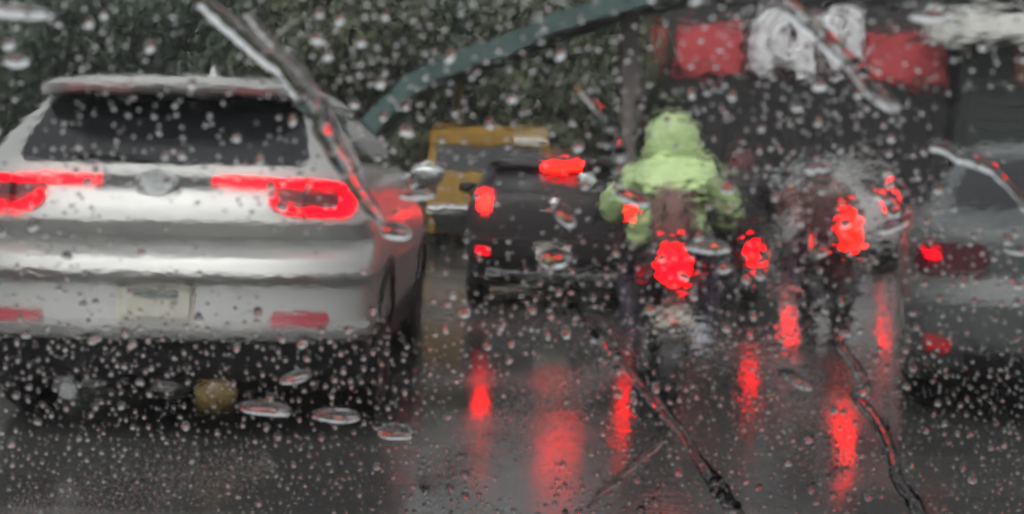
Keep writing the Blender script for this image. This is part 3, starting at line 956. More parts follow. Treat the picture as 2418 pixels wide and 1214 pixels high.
MB().tube([(0.06, -0.085, 0.92), (0.06, -0.10, 1.02), (0.055, -0.085, 1.13)], 0.01, 6).build('strap', 'coat_black', bag)
MB().tube([(-0.06, -0.085, 0.92), (-0.06, -0.10, 1.02), (-0.055, -0.085, 1.13)], 0.01, 6).build('strap', 'coat_black', bag)
MB().box(-0.075, 0.075, -0.102, -0.085, 0.93, 1.03, 0.01).build('pocket', 'bag', bag)

# dark rider with the small low lamp
p = at(1780, 575, 12.6)
motorcycle((p.x, 12.6, 0), 'black motorcycle with small low round red light right of the green rider', 'bike_black', 0.57, 0.062, 'brake_mid', plate=False)
rider((p.x, 12.6, 0), 'person in a black jacket and dark helmet just right of the green rider', 'coat_black', 'coat_black', helmet='helmet_red', sc=0.92)
# brown rider
p = at(2008, 515, 11.4)
motorcycle((p.x, 11.4, 0), 'dark motorcycle with tall glowing red tail light, ridden by the brown jacket', 'bike_black', 0.86, 0.085, 'brake_hot', 'tall', plate=False, sc=0.98)
rider((p.x - 0.10, 11.4, 0), 'person in a brown jacket and dark blue helmet on a motorcycle', 'coat_brown', 'trousers', helmet='helmet_dark', sc=0.86)
# pale hatchback further on, between the riders and the sedan
q_ = at(1988, 470, 19.5)
pale = empty('hatchback', (q_.x, 19.5, 0), 'pale silver hatchback far ahead between the brown rider and the sedan', 'car', rz=R(-11))
PAL = Car([
    (0.20, 0.76, 0.15, 3.6), (0.30, 0.79, 0.03, 3.7), (0.46, 0.81, -0.03, 3.72), (0.62, 0.82, -0.03, 3.70), (0.66, 0.82, 0.03, 3.68),
    (0.80, 0.815, 0.04, 3.6), (0.95, 0.80, 0.06, 3.35), (1.00, 0.775, 0.09, 3.0), (1.03, 0.755, 0.12, 2.85), (1.30, 0.66, 0.25, 2.4),
    (1.36, 0.63, 0.28, 2.25), (1.41, 0.60, 0.25, 2.1), (1.44, 0.50, 0.32, 1.9), (1.462, 0.28, 0.5, 1.6), (1.466, 0.04, 0.8, 1.2)], depth=0.34, n=3.2)
PAL.body(0.30, 1.466).build('body', 'pale_paint', pale, 32)
PAL.body(0.20, 0.297, 2).build('lower_bumper', 'black_plastic', pale, 40)
PAL.patch(-0.62, 0.62, 1.04, 1.34, 0.006, 16, 6, taper=0.06, rnd=0.05).build('rear_window', 'car_glass', pale)
for sg in (-1, 1):
    a, c = (0.55, 0.74) if sg > 0 else (-0.74, -0.55)
    tl = PAL.patch(a, c, 0.76, 1.05, 0.014, 8, 6, rnd=0.05).build('tail_light', 'lens_dim', pale)
    PAL.patch(a + 0.02, c - 0.02, 0.80, 1.02, 0.03, 6, 4, rnd=0.04).build('brake_lamp', 'brake_mid', tl)
    for y in (0.62, 2.95):
        arches(pale, PAL, sg, y, 0.29, 'black_plastic')
        wheel(pale, sg, sg * (PAL.side(0.29) + 0.02), y, 0.29, 0.17)
    PAL.side_patch(sg, [(0.55, 1.05), (0.72, 1.34), (1.60, 1.35), (1.70, 1.05)]).build('side_window', 'car_glass', pale, None)
    PAL.side_patch(sg, [(1.76, 1.05), (1.68, 1.35), (2.0, 1.30), (2.5, 1.05)]).build('side_window', 'car_glass', pale, None)
py = PAL.rear(0, 0.56, 0.012)
MB().box(-0.17, 0.17, py - 0.004, py + 0.01, 0.46, 0.585, 0.003).build('number_plate', 'plate', pale)

# ------------------------------------------------------------------ footbridge, post
fb = empty('footbridge', (0, 21.8, 0), 'teal steel footbridge with curved stair rising to the right', 'footbridge')
D_FB = 21.8
line = [(640, 520), (780, 390), (905, 262), (960, 205), (1030, 165), (1130, 128), (1200, 105), (1290, 62), (1380, 32), (1470, 5), (1560, -22), (1700, -44), (2000, -40), (2600, -32)]
pts = [at(u, v, D_FB) for u, v in line]


def girder(y0, y1, half):
    b = MB()
    rings = []
    for i, q in enumerate(pts):
        a, c = pts[max(i - 1, 0)], pts[min(i + 1, len(pts) - 1)]
        t = (c - a).normalized()
        n = Vector((-t.z, 0, t.x)) * half
        rings.append([(q.x + n.x, y0, q.z + n.z), (q.x + n.x, y1, q.z + n.z), (q.x - n.x, y1, q.z - n.z), (q.x - n.x, y0, q.z - n.z)])
    return b.loft(rings)


for y in (-0.06, 1.9):
    girder(y, y + 0.12, 0.14).build('girder', 'teal_paint', fb, 30)
girder(0.065, 1.895, 0.05).build('deck', 'concrete', fb, 30)
for u in (1494, 2720):
    q = at(u, 200, D_FB)
    MB().box(q.x - 0.13, q.x + 0.13, 0.75, 1.15, 0.1, 4.15, 0.02).build('column', 'concrete', fb, None)
q = at(1080, 300, 24.0)
post = MB().tube([(q.x, 24.0, 0.0), (q.x, 24.0, 2.75)], 0.085, 10)
post = post.build('steel_post', 'yellow_metal')
tag(post, 'slim yellow steel post standing above the yellow van roof', 'post')
MB().ball((q.x, 24.0, 2.78), (0.10, 0.10, 0.06)).build('cap', 'yellow_metal', post)
MB().box(q.x - 0.16, q.x + 0.16, 23.84, 24.16, 0.0, 0.05, 0.01).build('base', 'yellow_metal', post)

# ------------------------------------------------------------------ shop building with the red sign
DB = 29.0
def bx(u, Y=DB):
    return at(u, 395, Y).x
def bz(v, Y=DB):
    return at(1209, v, Y).z

shop = empty('shop_building', (0, DB, 0), 'dark shop building with red sign and white lettering', 'building')
x0, x1 = bx(1490), bx(2232)
MB().box(x0, x1, 0.0, 8.0, 0.1, 6.6, 0.02).build('wall', 'wall_dark', shop, None)
MB().box(x0 - 0.12, x1 + 0.02, -0.35, 8.1, 6.6, 6.85, 0.03).build('parapet', 'concrete', shop, None)
n = 4
for k in range(n):
    a = x0 + 0.15 + (x1 - x0 - 0.3) * k / n
    c = x0 + 0.15 + (x1 - x0 - 0.3) * (k + 1) / n
    door = MB().box(a + 0.12, c - 0.12, -0.04, 0.02, 0.13, 2.75, 0.01).build('shop_window', 'shop_void', shop, None)
    fr = MB()
    for xx in (a + 0.08, (a + c) / 2 - 0.03, c - 0.14):
        fr.box(xx, xx + 0.06, -0.10, -0.035, 0.13, 2.85, 0.01)
    fr.box(a + 0.08, c - 0.08, -0.105, -0.032, 2.76, 2.84, 0.01)
    fr.build('frame', 'wall_grey', door, None)
    for zz in (4.95,):
        w = MB().box(a + 0.35, c - 0.35, -0.03, 0.02, zz, zz + 1.3, 0.01).build('window', 'pane', shop, None)
        f2 = MB()
        f2.box(a + 0.28, c - 0.28, -0.10, -0.02, zz - 0.08, zz - 0.005, 0.01)
        f2.box((a + c) / 2 - 0.03, (a + c) / 2 + 0.03, -0.07, -0.035, zz, zz + 1.3, 0.005)
        f2.build('frame', 'concrete', w, None)
zt, zb = bz(55), bz(163)
for ua, uc, mm, dz in ((1516, 1561, 'sign_red', 0), (1586, 1736, 'sign_red', 0), (1745, 1800, 'sign_brown', 0.02), (2026, 2212, 'sign_red', -0.09)):
    MB().box(bx(ua), bx(uc), -0.30, 0.02, zb + dz, zt + dz, 0.02).build('sign_panel', mm, shop, None)
sbk = MB().box(bx(1802), bx(2024), -0.22, 0.02, zb - 0.02, zt, 0.02).build('sign_panel', 'sign_brown', shop, None)


def sp(u, v):
    q = at(u, v, DB - 0.38)
    return (q.x, -0.38, q.z)


def stroke(pts_uv, rad):
    b = MB()
    P = [Vector(sp(*q)) for q in pts_uv]
    b.tube(P, rad, 8)
    return b


def ringpts(cu, cv, ru, rv, n=18, a0=0, a1=360):
    return [(cu + ru * math.cos(R(a0 + (a1 - a0) * k / n)), cv + rv * math.sin(R(a0 + (a1 - a0) * k / n))) for k in range(n + 1)]


letters = [
    stroke([(1838, 22), (1815, 40), (1803, 75), (1800, 110), (1803, 150), (1815, 165)], 0.19),
    stroke(ringpts(1868, 90, 32, 44), 0.17),
    stroke([(1902, 178), (1900, 120), (1915, 75), (1940, 60), (1958, 80), (1962, 120), (1975, 172)], 0.16),
    stroke(ringpts(1985, 52, 24, 28), 0.13),
    stroke([(2022, 34), (2021, 80), (2018, 140)], 0.15)]
for b in letters:
    b.build('letter', 'sign_white', shop, 60)

# second building with pale canopy
DC = 28.5
hall = empty('shop_building', (0, DC, 0), 'grey shop building with pale canopy at the right edge', 'building')
xa, xb = bx(2262, DC), bx(2262, DC) + 9.0
MB().box(xa, xb, 0.0, 9.0, 0.1, 6.3, 0.02).build('wall', 'wall_grey', hall, None)
MB().box(bx(2168, DC), xb, -0.9, -0.02, bz(78, DC), bz(12, DC), 0.03).build('canopy', 'awning', hall, None)
MB().box(bx(2150, DC), bx(2235, DC), -1.0, -0.905, bz(32, DC), bz(10, DC), 0.02).build('canopy_edge', 'awning', hall, None)
MB().box(bx(2385, DC), bx(2385, DC) + 1.2, -0.10, -0.01, bz(185, DC), bz(85, DC), 0.02).build('board', 'orange_board', hall, None)
z = 0.2
while z < 3.0:
    MB().box(xa + 0.15, xa + 4.2, -0.05, -0.005, z, z + 0.235, 0.02).build('shutter_slat', 'shutter', hall, None)
    z += 0.245
MB().box(xa + 0.05, xa + 4.3, -0.14, -0.055, 3.02, 3.18, 0.02).build('shutter_box', 'shutter', hall, None)
for k in range(3):
    w = MB().box(xa + 0.8 + 2.6 * k, xa + 2.4 + 2.6 * k, -0.03, 0.02, 4.85, 5.9, 0.01).build('window', 'pane', hall, None)
    MB().box(xa + 0.7 + 2.6 * k, xa + 2.5 + 2.6 * k, -0.10, -0.03, 4.74, 4.84, 0.01).build('sill', 'concrete', w, None)


# ------------------------------------------------------------------ trees
def crown_mesh(rx, ry, rz, n, seed, leaf=0.115):
    rnd = random.Random(seed)
    clumps = []
    for k in range(34):
        while True:
            d = Vector((rnd.uniform(-1, 1), rnd.uniform(-1, 1), rnd.uniform(-1, 1)))
            if 0.2 < d.length < 1:
                break
        d = d * (0.55 + 0.4 * rnd.random()) / max(d.length, 0.5)
        clumps.append((Vector((d.x * rx, d.y * ry, d.z * rz)), rnd.uniform(0.7, 1.35)))
    b = MB()
    for k in range(n):
        c, r = clumps[rnd.randrange(len(clumps))]
        o = Vector((rnd.gauss(0, 1), rnd.gauss(0, 1), rnd.gauss(0, 0.8)))
        o = o.normalized() * r * (0.45 + 0.6 * rnd.random() ** 0.5)
        q = c + o
        nrm = (o.normalized() + Vector((rnd.uniform(-.7, .7), rnd.uniform(-.7, .7), rnd.uniform(0, 1)))).normalized()
        t = nrm.orthogonal().normalized()
        t = Matrix.Rotation(rnd.uniform(0, 6.28), 3, nrm) @ t
        s = nrm.cross(t)
        L, W = leaf * rnd.uniform(0.7, 1.4), leaf * 0.42 * rnd.uniform(0.7, 1.3)
        b.add([q - t * L, q + s * W + nrm * 0.02, q + t * L, q - s * W - nrm * 0.02], [(0, 1, 2, 3)])
    return b.mesh('crown')


def trunk_mesh(h, spread, seed):
    rnd = random.Random(seed)
    b = MB()
    b.tube([(0, 0, 0), (0.05, 0, 0.4), (0.12, 0.03, h * 0.45), (0.02, 0.06, h * 0.8)], [0.30, 0.21, 0.17, 0.10], 10)
    for k in range(7):
        a = 6.28 * k / 7 + rnd.uniform(-0.3, 0.3)
        z0 = h * rnd.uniform(0.32, 0.6)
        e = Vector((math.cos(a) * spread, math.sin(a) * spread, z0 + h * rnd.uniform(0.2, 0.42)))
        m_ = Vector((math.cos(a) * spread * 0.45, math.sin(a) * spread * 0.45, z0 + h * 0.14))
        b.tube([(0.1, 0.03, z0), m_, e], [0.10, 0.065, 0.02], 6)
    return b.mesh('trunk')


crowns = [crown_mesh(2.8, 2.4, 2.9, 24000, 11), crown_mesh(2.5, 2.3, 2.6, 22000, 12), crown_mesh(3.2, 2.6, 3.1, 27000, 13)]
for c_, lm in zip(crowns, ('leaf_a', 'leaf_b', 'leaf_a')):
    c_.materials.append(M[lm])
trunks = [trunk_mesh(6.0, 1.7, 1), trunk_mesh(5.4, 1.5, 2), trunk_mesh(6.6, 1.9, 3)]
for t_ in trunks:
    t_.polygons.foreach_set('use_smooth', [True] * len(t_.polygons))
    t_.materials.append(M['bark'])
spots = [(-12.6, 30.5, 2, 'dense dark green tree at the far left edge'),
         (-9.2, 28.5, 0, 'dark green tree above the left side of the SUV roof'),
         (-5.9, 31.0, 2, 'tall dark green tree above the middle of the SUV roof'),
         (-3.4, 28.0, 1, 'olive green tree above the right side of the SUV roof'),
         (-0.9, 31.5, 0, 'dark green tree behind the curved teal stair'),
         (1.3, 29.2, 1, 'olive green tree below the teal stair beside the grey column'),
         (-8.0, 35.0, 2, 'tree in the back row, far left behind the SUV roof'),
         (-2.2, 35.5, 2, 'tree in the back row behind the foot of the teal stair'),
         (2.3, 36.0, 0, 'tree in the back row behind the top of the teal stair')]
for i, (x, y, k, lab) in enumerate(spots):
    t = empty('tree', (x, y, 0.1), lab, 'tree', 'trees lining the far pavement', rz=1.7 * i)
    s = random.uniform(0.74, 0.84)
    t.scale = (s, s, s)
    a = link('trunk', trunks[k], None, t)
    c_ = link('crown', crowns[k], None, t)
    c_.location = (0.05, 0.05, (4.6, 4.1, 4.9)[k])

# hedge below the trees
hm = crown_mesh(0.9, 0.9, 0.9, 10, 5)
rnd = random.Random(4)
hb = MB()
for k in range(26000):
    q = Vector((rnd.uniform(-17, 1.2), 26.9 + abs(rnd.gauss(0, 0.5)) , 0))
    hgt = 1.7 + 0.5 * noise.noise(Vector((q.x * 0.5, 0, 3)))
    q.z = 0.15 + hgt * rnd.random() ** 0.7
    nrm = Vector((rnd.uniform(-1, 1), rnd.uniform(-1.4, 0.4), rnd.uniform(-0.2, 1))).normalized()
    t = Matrix.Rotation(rnd.uniform(0, 6.28), 3, nrm) @ nrm.orthogonal().normalized()
    s = nrm.cross(t)
    hb.add([q - t * 0.12, q + s * 0.055, q + t * 0.12, q - s * 0.055], [(0, 1, 2, 3)])
tag(hb.build('hedge', 'leaf_b', smooth=None), 'long olive green hedge along the far pavement', 'hedge', None, 'stuff')

# ------------------------------------------------------------------ rain haze
hz_b = MB().box(-410, 410, -125, 705, -1.0, 9.0)
hz_m = bpy.data.materials.new('rain_haze')
hz_m.use_nodes = True
hz_m.node_tree.nodes.clear()
hz_o = hz_m.node_tree.nodes.new('ShaderNodeOutputMaterial')
hz_v = hz_m.node_tree.nodes.new('ShaderNodeVolumePrincipled')
hz_v.inputs['Color'].default_value = (0.9, 0.93, 0.91, 1)
hz_v.inputs['Density'].default_value = 0.0012
hz_m.node_tree.links.new(hz_v.outputs[0], hz_o.inputs['Volume'])
M['haze'] = hz_m
tag(hz_b.build('haze', 'haze', smooth=None), 'pale rain haze filling the street', 'haze', None, 'stuff')

# ------------------------------------------------------------------ windscreen with rain
TILT = R(32)
PO = Vector((0, 0.65, CAM_Z))                        # a point of the outer face on the camera's level
AX = Vector((1, 0, 0))
AT = Vector((0, -math.cos(TILT), math.sin(TILT)))     # up the slope
AN = Vector((0, math.sin(TILT), math.cos(TILT)))      # outward
GAP = 0.00004


def on_glass(u, v):
    d = ray(u, v)
    k = (PO - Vector((0, 0, CAM_Z))).dot(AN) / d.dot(AN)
    q = Vector((0, 0, CAM_Z)) + d * k - PO
    return q.dot(AX), q.dot(AT)


ws = empty('windscreen', PO + AT * -0.55, 'rain covered car windscreen through which the street is seen', 'windscreen')
base = ws.location


def P3(x, t, h):
    return PO + AX * x + AT * t + AN * h - base


# unseen dashboard, added under the glass to darken what the pane reflects
dash = empty('dashboard', (0, 0.9, 0.86), 'unseen black dashboard added below the windscreen to darken its reflections', 'dashboard')
rr = []
for y, z in ((0.36, -0.25), (0.40, -0.06), (0.47, 0.0), (0.70, 0.03), (0.95, 0.035), (1.155, 0.02)):
    rr.append([(x, y - 0.9, z + 0.02 * math.cos(x * 2.1)) for x in [-0.72 + 1.44 * k / 16 for k in range(17)]])
db_ = MB().loft(rr, cap=False, closed=False)
n_ = len(db_.v)
db_.add([(-0.72, -0.54, -0.30), (0.72, -0.54, -0.30), (0.72, 0.25, -0.10), (-0.72, 0.25, -0.10)], [(3, 2, 1, 0)])
db_.build('dash_top', 'dash_matt', dash, 50)
for x in (-0.35, 0.0, 0.35):
    MB().box(x - 0.10, x + 0.10, 0.16, 0.20, 0.052, 0.062, 0.003).build('vent', 'frit', dash)
gb = MB()
X, T0, T1 = 0.72, -0.62, 0.34
n = 8
outer = [P3(-X + 2 * X * i / n, T, 0) for T in (T0, T1) for i in range(n + 1)]
gb.add([P3(-X, T0, 0), P3(X, T0, 0), P3(X, T1, 0), P3(-X, T1, 0), P3(-X, T0, -0.005), P3(X, T0, -0.005), P3(X, T1, -0.005), P3(-X, T1, -0.005)],
       [(0, 1, 2, 3), (7, 6, 5, 4), (0, 4, 5, 1), (1, 5, 6, 2), (2, 6, 7, 3), (3, 7, 4, 0)])
gm = gb.mesh('glass_pane')
gm.flip_normals()
gp = link('glass_pane', gm, 'glass_in', ws)
gm.materials.append(M['glass_wet'])
gm.polygons[0].material_index = 1
fb_ = MB()
for (a, c, e, f_) in ((-X - 0.03, X + 0.03, T0 - 0.04, T0 - 0.001), (-X - 0.03, X + 0.03, T1 + 0.001, T1 + 0.04), (-X - 0.04, -X - 0.001, T0, T1), (X + 0.001, X + 0.04, T0, T1)):
    vs = [P3(x, t, h) for h in (-0.012, 0.006) for t in (e, f_) for x in (a, c)]
    fb_.add(vs, [(0, 2, 3, 1), (4, 5, 7, 6), (0, 1, 5, 4), (2, 6, 7, 3), (0, 4, 6, 2), (1, 3, 7, 5)])
fb_.build('frame', 'frit', ws, None)


def W3(x, t, h):
    return PO + AX * x + AT * t + AN * h


def drop_geo(b, u, v, ru, rv, ang=0.0, high=0.36, seg=12, rings=4, rnd=random, wob=0.17, local=None):
    """a water bead whose outline on the glass appears about ru x rv pixels; a real dome standing on the outer face"""
    n0 = len(b.v)
    cx, ct = on_glass(u, v)
    ph = [rnd.uniform(0, 6.28) for _ in range(3)]
    rim = []
    for k in range(seg):
        q = 2 * math.pi * k / seg
        w = 1 + wob * (math.sin(q * 2 + ph[0]) * 0.6 + math.sin(q * 3 + ph[1]) * 0.5 + 0.3 * math.sin(5 * q + ph[2]))
        du, dv = ru * w * math.cos(q), rv * w * math.sin(q)
        du, dv = du * math.cos(ang) - dv * math.sin(ang), du * math.sin(ang) + dv * math.cos(ang)
        x, t = on_glass(u + du, v + dv)
        rim.append((x - cx, t - ct))
    rad = sum(math.hypot(*p) for p in rim) / seg
    rmin = min(math.hypot(*p) for p in rim)
    H = high * (0.5 * rad + 0.5 * rmin)
    vs = [W3(cx, ct, GAP)]
    for j in range(rings, 0, -1):
        s_ = math.sin(math.pi / 2 * j / rings)
        hh = H * math.cos(math.pi / 2 * j / rings)
        vs += [W3(cx + p[0] * s_, ct + p[1] * s_, GAP + hh) for p in rim]
    vs.append(W3(cx, ct, GAP + H))
    fs = []
    for k in range(seg):
        fs.append((0, 1 + k, 1 + (k + 1) % seg))
    for j in range(rings - 1):
        for k in range(seg):
            a, c = 1 + j * seg + k, 1 + j * seg + (k + 1) % seg
            fs.append((a, a + seg, c + seg, c))
    top = len(vs) - 1
    for k in range(seg):
        a, c = 1 + (rings - 1) * seg + k, 1 + (rings - 1) * seg + (k + 1) % seg
        fs.append((a, top, c))
    if local is not None:
        vs = [q - local for q in vs]
    b.add(vs, [tuple(reversed(f)) for f in fs])


def water_obj(b, name):
    me = b.mesh(name)
    outward(me)
    me.polygons.foreach_set('use_smooth', [True] * len(me.polygons))
    me.set_sharp_from_angle(angle=R(75))
    return link(name, me, 'water')


# zones wiped or flooded clear of beads: (u, v, ru, rv)
CLEAR = [(1230, 1010, 190, 75), (1330, 880, 130, 50), (1920, 870, 90, 80), (2320, 270, 130, 70), (900, 560, 120, 130), (800, 640, 90, 110), (1560, 430, 120, 120),
         (960, 640, 60, 130), (1240, 1100, 60, 80), (2080, 720, 60, 110), (2350, 450, 100, 80), (1640, 330, 90, 70), (1130, 950, 50, 90), (620, 610, 120, 60)]
rnd = random.Random(21)
pts_used = []
db = MB()
count = 0


def free(u, v):
    for cu, cv, ru, rv in CLEAR:
        if ((u - cu) / ru) ** 2 + ((v - cv) / rv) ** 2 < 1:
            return rnd.random() < 0.06
    return True


grid = {}


def try_drop(u, v, r, ang, el):
    global count
    if not free(u, v):
        return
    key = (int(u // 40), int(v // 40))
    for i in (-1, 0, 1):
        for j in (-1, 0, 1):
            for (a, c, q) in grid.get((key[0] + i, key[1] + j), ()):
                if (a - u) ** 2 + (c - v) ** 2 < ((q + r) * 1.08) ** 2:
                    return
    grid.setdefault(key, []).append((u, v, r * max(1, el * 0.9)))
    big = r > 8
    drop_geo(db, u, v, r, r * el, ang, rnd.uniform(0.34, 0.52), 14 if big else 9, 4 if big else 3, rnd)
    count += 1


def density(u, v):
    """how thickly the glass is beaded there"""
    d = 0.38 + 0.45 * noise.noise(Vector((u / 230, v / 230, 1.3)))
    if v > 760:
        d += 0.55
    elif 540 < v and u > 1050:
        d += 0.40
    elif u > 1650 and v > 160:
        d += 0.22
    return max(0.1, d)


for k in range(1100):
    u, v = rnd.uniform(-60, 2480), rnd.uniform(-60, 1270)
    if rnd.random() < density(u, v) * 0.85:
        try_drop(u, v, (7 + 9 * rnd.random() ** 2) * (0.8 if v > 800 else 1), rnd.gauss(0.35, 0.5), rnd.uniform(0.7, 1.3))
for k in range(6500):
    u, v = rnd.uniform(-60, 2480), rnd.uniform(-60, 1270)
    if rnd.random() < density(u, v):
        try_drop(u, v, rnd.uniform(3.5, 7.5), rnd.gauss(0.6, 0.4), rnd.uniform(0.55, 1.1))
for k in range(9000):
    u, v = rnd.uniform(-60, 2480), rnd.uniform(-60, 1270)
    if rnd.random() < density(u, v) * (1.0 if v > 780 else 0.35):
        try_drop(u, v, rnd.uniform(2.2, 4.4), rnd.gauss(0.8, 0.3), rnd.uniform(0.45, 0.9))
# beads beyond the view, on the rest of the pane
for k in range(1500):
    u, v = rnd.uniform(-1200, 3600), rnd.uniform(-500, 1700)
    x, t = on_glass(u, v)
    if abs(x) < X - 0.02 and T0 + 0.02 < t < T1 - 0.02 and not (-60 < u < 2480 and -60 < v < 1270):
        try_drop(u, v, rnd.uniform(5, 12), rnd.gauss(0.5, 0.4), rnd.uniform(0.6, 1.1))
# fine mist of wiper smears; right-hand bands put in as pale road reflections
for (ua, va), (uc, vc), sg_, n_m in (((990, 1140), (1450, 850), 36, 6500), ((1385, 1190), (1570, 1020), 9, 700), ((30, 1200), (650, 1085), 42, 3200),
                                     ((1855, 830), (1985, 1110), 38, 3200), ((2098, 640), (2095, 1000), 20, 3000), ((1960, 1010), (1965, 1130), 24, 700)):
    for k in range(n_m):
        f_ = rnd.random()
        u, v = ua + (uc - ua) * f_, va + (vc - va) * f_
        l_ = math.hypot(uc - ua, vc - va)
        o_ = rnd.gauss(0, sg_ * (0.35 + 0.65 * math.sin(math.pi * f_)))
        u, v = u - (vc - va) / l_ * o_, v + (uc - ua) / l_ * o_
        drop_geo(db, u, v, rnd.uniform(1.0, 2.4), rnd.uniform(0.8, 1.8), 0.7, rnd.uniform(0.4, 0.6), 6, 2, rnd, 0.1)
wd = water_obj(db, 'rain_beads')
tag(wd, 'small rain beads scattered over the windscreen', 'water', None, 'stuff')


def water_thing(name, geo, label, cat, group):
    b = MB()
    geo(b)
    c = sum((Vector(q) for q in b.v), Vector()) / len(b.v)
    b.v = [tuple(Vector(q) - c) for q in b.v]
    o = water_obj(b, name)
    o.location = c
    return tag(o, label, cat, group)


def rivulet(b, path, high=0.30, seg=15, flat=3.5):
    """path: (u, v, half width in px); a half round bead line running over the glass"""
    P = []
    for a, c in zip(path, path[1:]):
        m_ = max(2, int(math.hypot(c[0] - a[0], c[1] - a[1]) / 12))
        P += [tuple(p + (q - p) * i / m_ for p, q in zip(a, c)) for i in range(m_)]
    P.append(path[-1])
    rings = []
    for i, (u, v, w) in enumerate(P):
        a, c = P[max(0, i - 1)], P[min(len(P) - 1, i + 1)]
        tu, tv = c[0] - a[0], c[1] - a[1]
        l = math.hypot(tu, tv) or 1
        nu, nv = -tv / l, tu / l
        w *= 1 + 0.2 * noise.noise(Vector((u / 28, v / 28, 0.5))) + 0.15 * noise.noise(Vector((u / 9, v / 9, 2)))
        if i in (0, len(P) - 1):
            w *= 0.25
        sh = 5 * noise.noise(Vector((u / 40, v / 40, 7)))
        e0, e1 = Vector(on_glass(u + nu * (w + sh), v + nv * (w + sh))), Vector(on_glass(u - nu * (w - sh), v - nv * (w - sh)))
        half = (e0 - e1).length / 2
        hz = high * half * (1 + 0.3 * noise.noise(Vector((u / 30, v / 30, 4))))
        mid = (e0 + e1) / 2
        r = []
        for k in range(seg):
            q = math.pi * k / (seg - 1)
            p_ = mid + (e0 - mid) * math.cos(q)
            r.append(W3(p_.x, p_.y, GAP + hz * (1 - abs(math.cos(q)) ** flat) ** 0.8))
        rings.append(r)
    b.loft(rings)


GR = 'water runs on the windscreen'
water_thing('water_run', lambda b: rivulet(b, [(470, -20, 20), (545, 45, 24), (620, 110, 26), (690, 165, 26), (745, 250, 28), (790, 340, 24), (835, 420, 20), (885, 490, 16), (905, 520, 8)], 0.2),
            'long water run from the top edge down the SUV shoulder', 'water run', GR)
water_thing('water_run', lambda b: rivulet(b, [(575, 10, 9), (640, 85, 11), (720, 165, 12), (775, 245, 13), (812, 330, 10), (850, 400, 6)], 0.5),
            'narrow dark water run beside the long one over the SUV roof corner', 'water run', GR)
water_thing('water_run', lambda b: rivulet(b, [(1342, 700, 12), (1370, 735, 16), (1420, 785, 15), (1455, 830, 14), (1500, 890, 13), (1560, 950, 14), (1610, 1010, 13), (1650, 1075, 13), (1690, 1130, 20), (1735, 1195, 18), (1760, 1240, 10)], 0.22),
            'diagonal water run from the hatchback bumper to the bottom edge', 'water run', GR)
water_thing('water_run', lambda b: rivulet(b, [(1835, -20, 20), (1900, 35, 22), (1965, 95, 20), (2020, 150, 20), (2075, 215, 22), (2120, 250, 12)], 0.2),
            'water run crossing the white sign letters', 'water run', GR)
water_thing('water_run', lambda b: rivulet(b, [(2185, 330, 10), (2230, 340, 16), (2290, 362, 20), (2345, 385, 16), (2385, 430, 12), (2430, 490, 12)], 0.34),
            'pale bent water run above the dark grey sedan window', 'water run', GR)
water_thing('water_run', lambda b: rivulet(b, [(2012, 735, 6), (1985, 775, 10), (1975, 795, 13), (2010, 840, 13), (2040, 885, 12), (2045, 905, 10), (2012, 920, 11), (2040, 945, 13), (2070, 985, 15), (2098, 1050, 17), (2112, 1110, 15), (2145, 1160, 16), (2185, 1230, 20)], 0.36),
            'crooked dark water run in the lower right by the sedan', 'water run', GR)
water_thing('water_run', lambda b: rivulet(b, [(1400, 1170, 5), (1450, 1125, 9), (1510, 1075, 10), (1560, 1030, 10), (1580, 1012, 5)], 0.2),
            'short water run rising to the right, lower centre', 'water run', GR)
water_thing('water_run', lambda b: rivulet(b, [(1360, 195, 8), (1395, 220, 12), (1425, 262, 14), (1445, 300, 17), (1458, 345, 18), (1456, 395, 10), (1450, 430, 6)], 0.4),
            'beaded water run left of the green rider hood', 'water run', GR)
water_thing('water_run', lambda b: rivulet(b, [(1905, 515, 10), (1915, 545, 14), (1920, 580, 12), (1925, 605, 6)], 0.4),
            'short upright water run left of the tall red tail light', 'water run', GR)
water_thing('water_run', lambda b: rivulet(b, [(2030, 410, 9), (2065, 440, 16), (2095, 455, 22), (2110, 485, 22), (2120, 500, 14)], 0.3),
            'thick water run over the pale hatchback tail light', 'water run', GR)



def beads_along(label, spots):
    def geo(b):
        for u, v, r in spots:
            for k in range(3):
                drop_geo(b, u + rnd.gauss(0, r * 0.45), v + rnd.gauss(0, r * 0.5), r * rnd.uniform(0.6, 0.95), r * rnd.uniform(0.6, 0.95), rnd.uniform(0, 3), 0.5, 14, 4, rnd, 0.15)
    water_thing('water_run', geo, label, 'water run', GR)


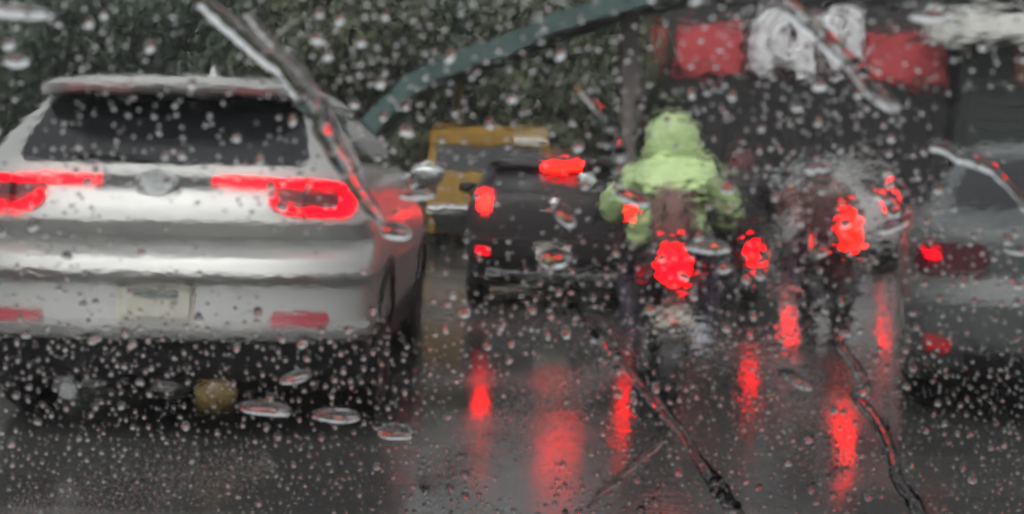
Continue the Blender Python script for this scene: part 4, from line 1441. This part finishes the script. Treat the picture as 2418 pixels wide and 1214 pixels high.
beads_along('chain of bright red beads at the upper end of the diagonal water run', [(1352, 712, 14), (1368, 738, 15), (1392, 765, 14), (1412, 785, 17), (1447, 822, 14)])
beads_along('red beads at the lower end of the diagonal water run', [(1690, 1130, 15), (1706, 1152, 17), (1722, 1172, 15), (1734, 1190, 14)])
beads_along('chain of red beads beside the green rider hood', [(1432, 265, 13), (1440, 290, 14), (1450, 315, 17), (1458, 350, 18), (1452, 390, 10), (1456, 425, 10)])
beads_along('red beads at the end of the sign water run', [(2012, 138, 15), (2030, 158, 15)])

GD = 'large flat drops on the windscreen'
for u, v, ru, rv, ang, lab in (
        (45, 18, 85, 17, 0.05, 'long pale flat drop in the top left corner'),
        (40, 132, 34, 16, 0.1, 'pinkish flat drop left of the SUV roof'),
        (932, 535, 40, 20, 0.3, 'dark topped flat drop on the SUV flank'),
        (985, 450, 44, 11, 0.0, 'thin pale flat drop between SUV and yellow van'),
        (1495, 455, 46, 17, 0.35, 'slanting pale flat drop below the green sleeve'),
        (1672, 572, 55, 16, 0.05, 'pale flat drop right of the round motorcycle light'),
        (628, 955, 62, 17, 0.12, 'grey flat drop under the SUV bumper, left of its neighbour'),
        (795, 972, 62, 15, 0.03, 'grey flat drop under the SUV right corner'),
        (935, 1010, 46, 18, 0.1, 'pinkish flat drop beside the SUV rear wheel'),
        (1880, 885, 48, 15, 0.5, 'slanting white flat drop on the grey road patch'),
        (2085, 222, 46, 14, 0.5, 'pale flat drop under the right end of the sign'),
        (2105, 520, 44, 16, -0.3, 'white flat drop under the pale hatchback tail light'),
        (1310, 598, 42, 24, 0.0, 'bright angular drop on the hatchback bumper'),
        (1335, 500, 30, 20, 0.6, 'sparkling drop on the hatchback tailgate'),
        (2398, 578, 32, 12, 0.1, 'pale flat drop on the sedan at the right edge'),
        (700, 880, 40, 14, -0.3, 'small pale flat drop on the black SUV bumper'),
        (2190, 28, 50, 14, 0.0, 'pale flat drop below the canopy edge'),
        (750, 80, 17, 15, 0.3, 'pink round drop above the SUV roof'),
        (1930, 382, 30, 12, 0.1, 'pale flat drop above the dark blue helmet')):
    water_thing('water_drop', lambda b: drop_geo(b, u, v, ru, rv, ang, 0.34, 28, 7, rnd, 0.09), lab, 'water drop', GD)
print('beads', count)
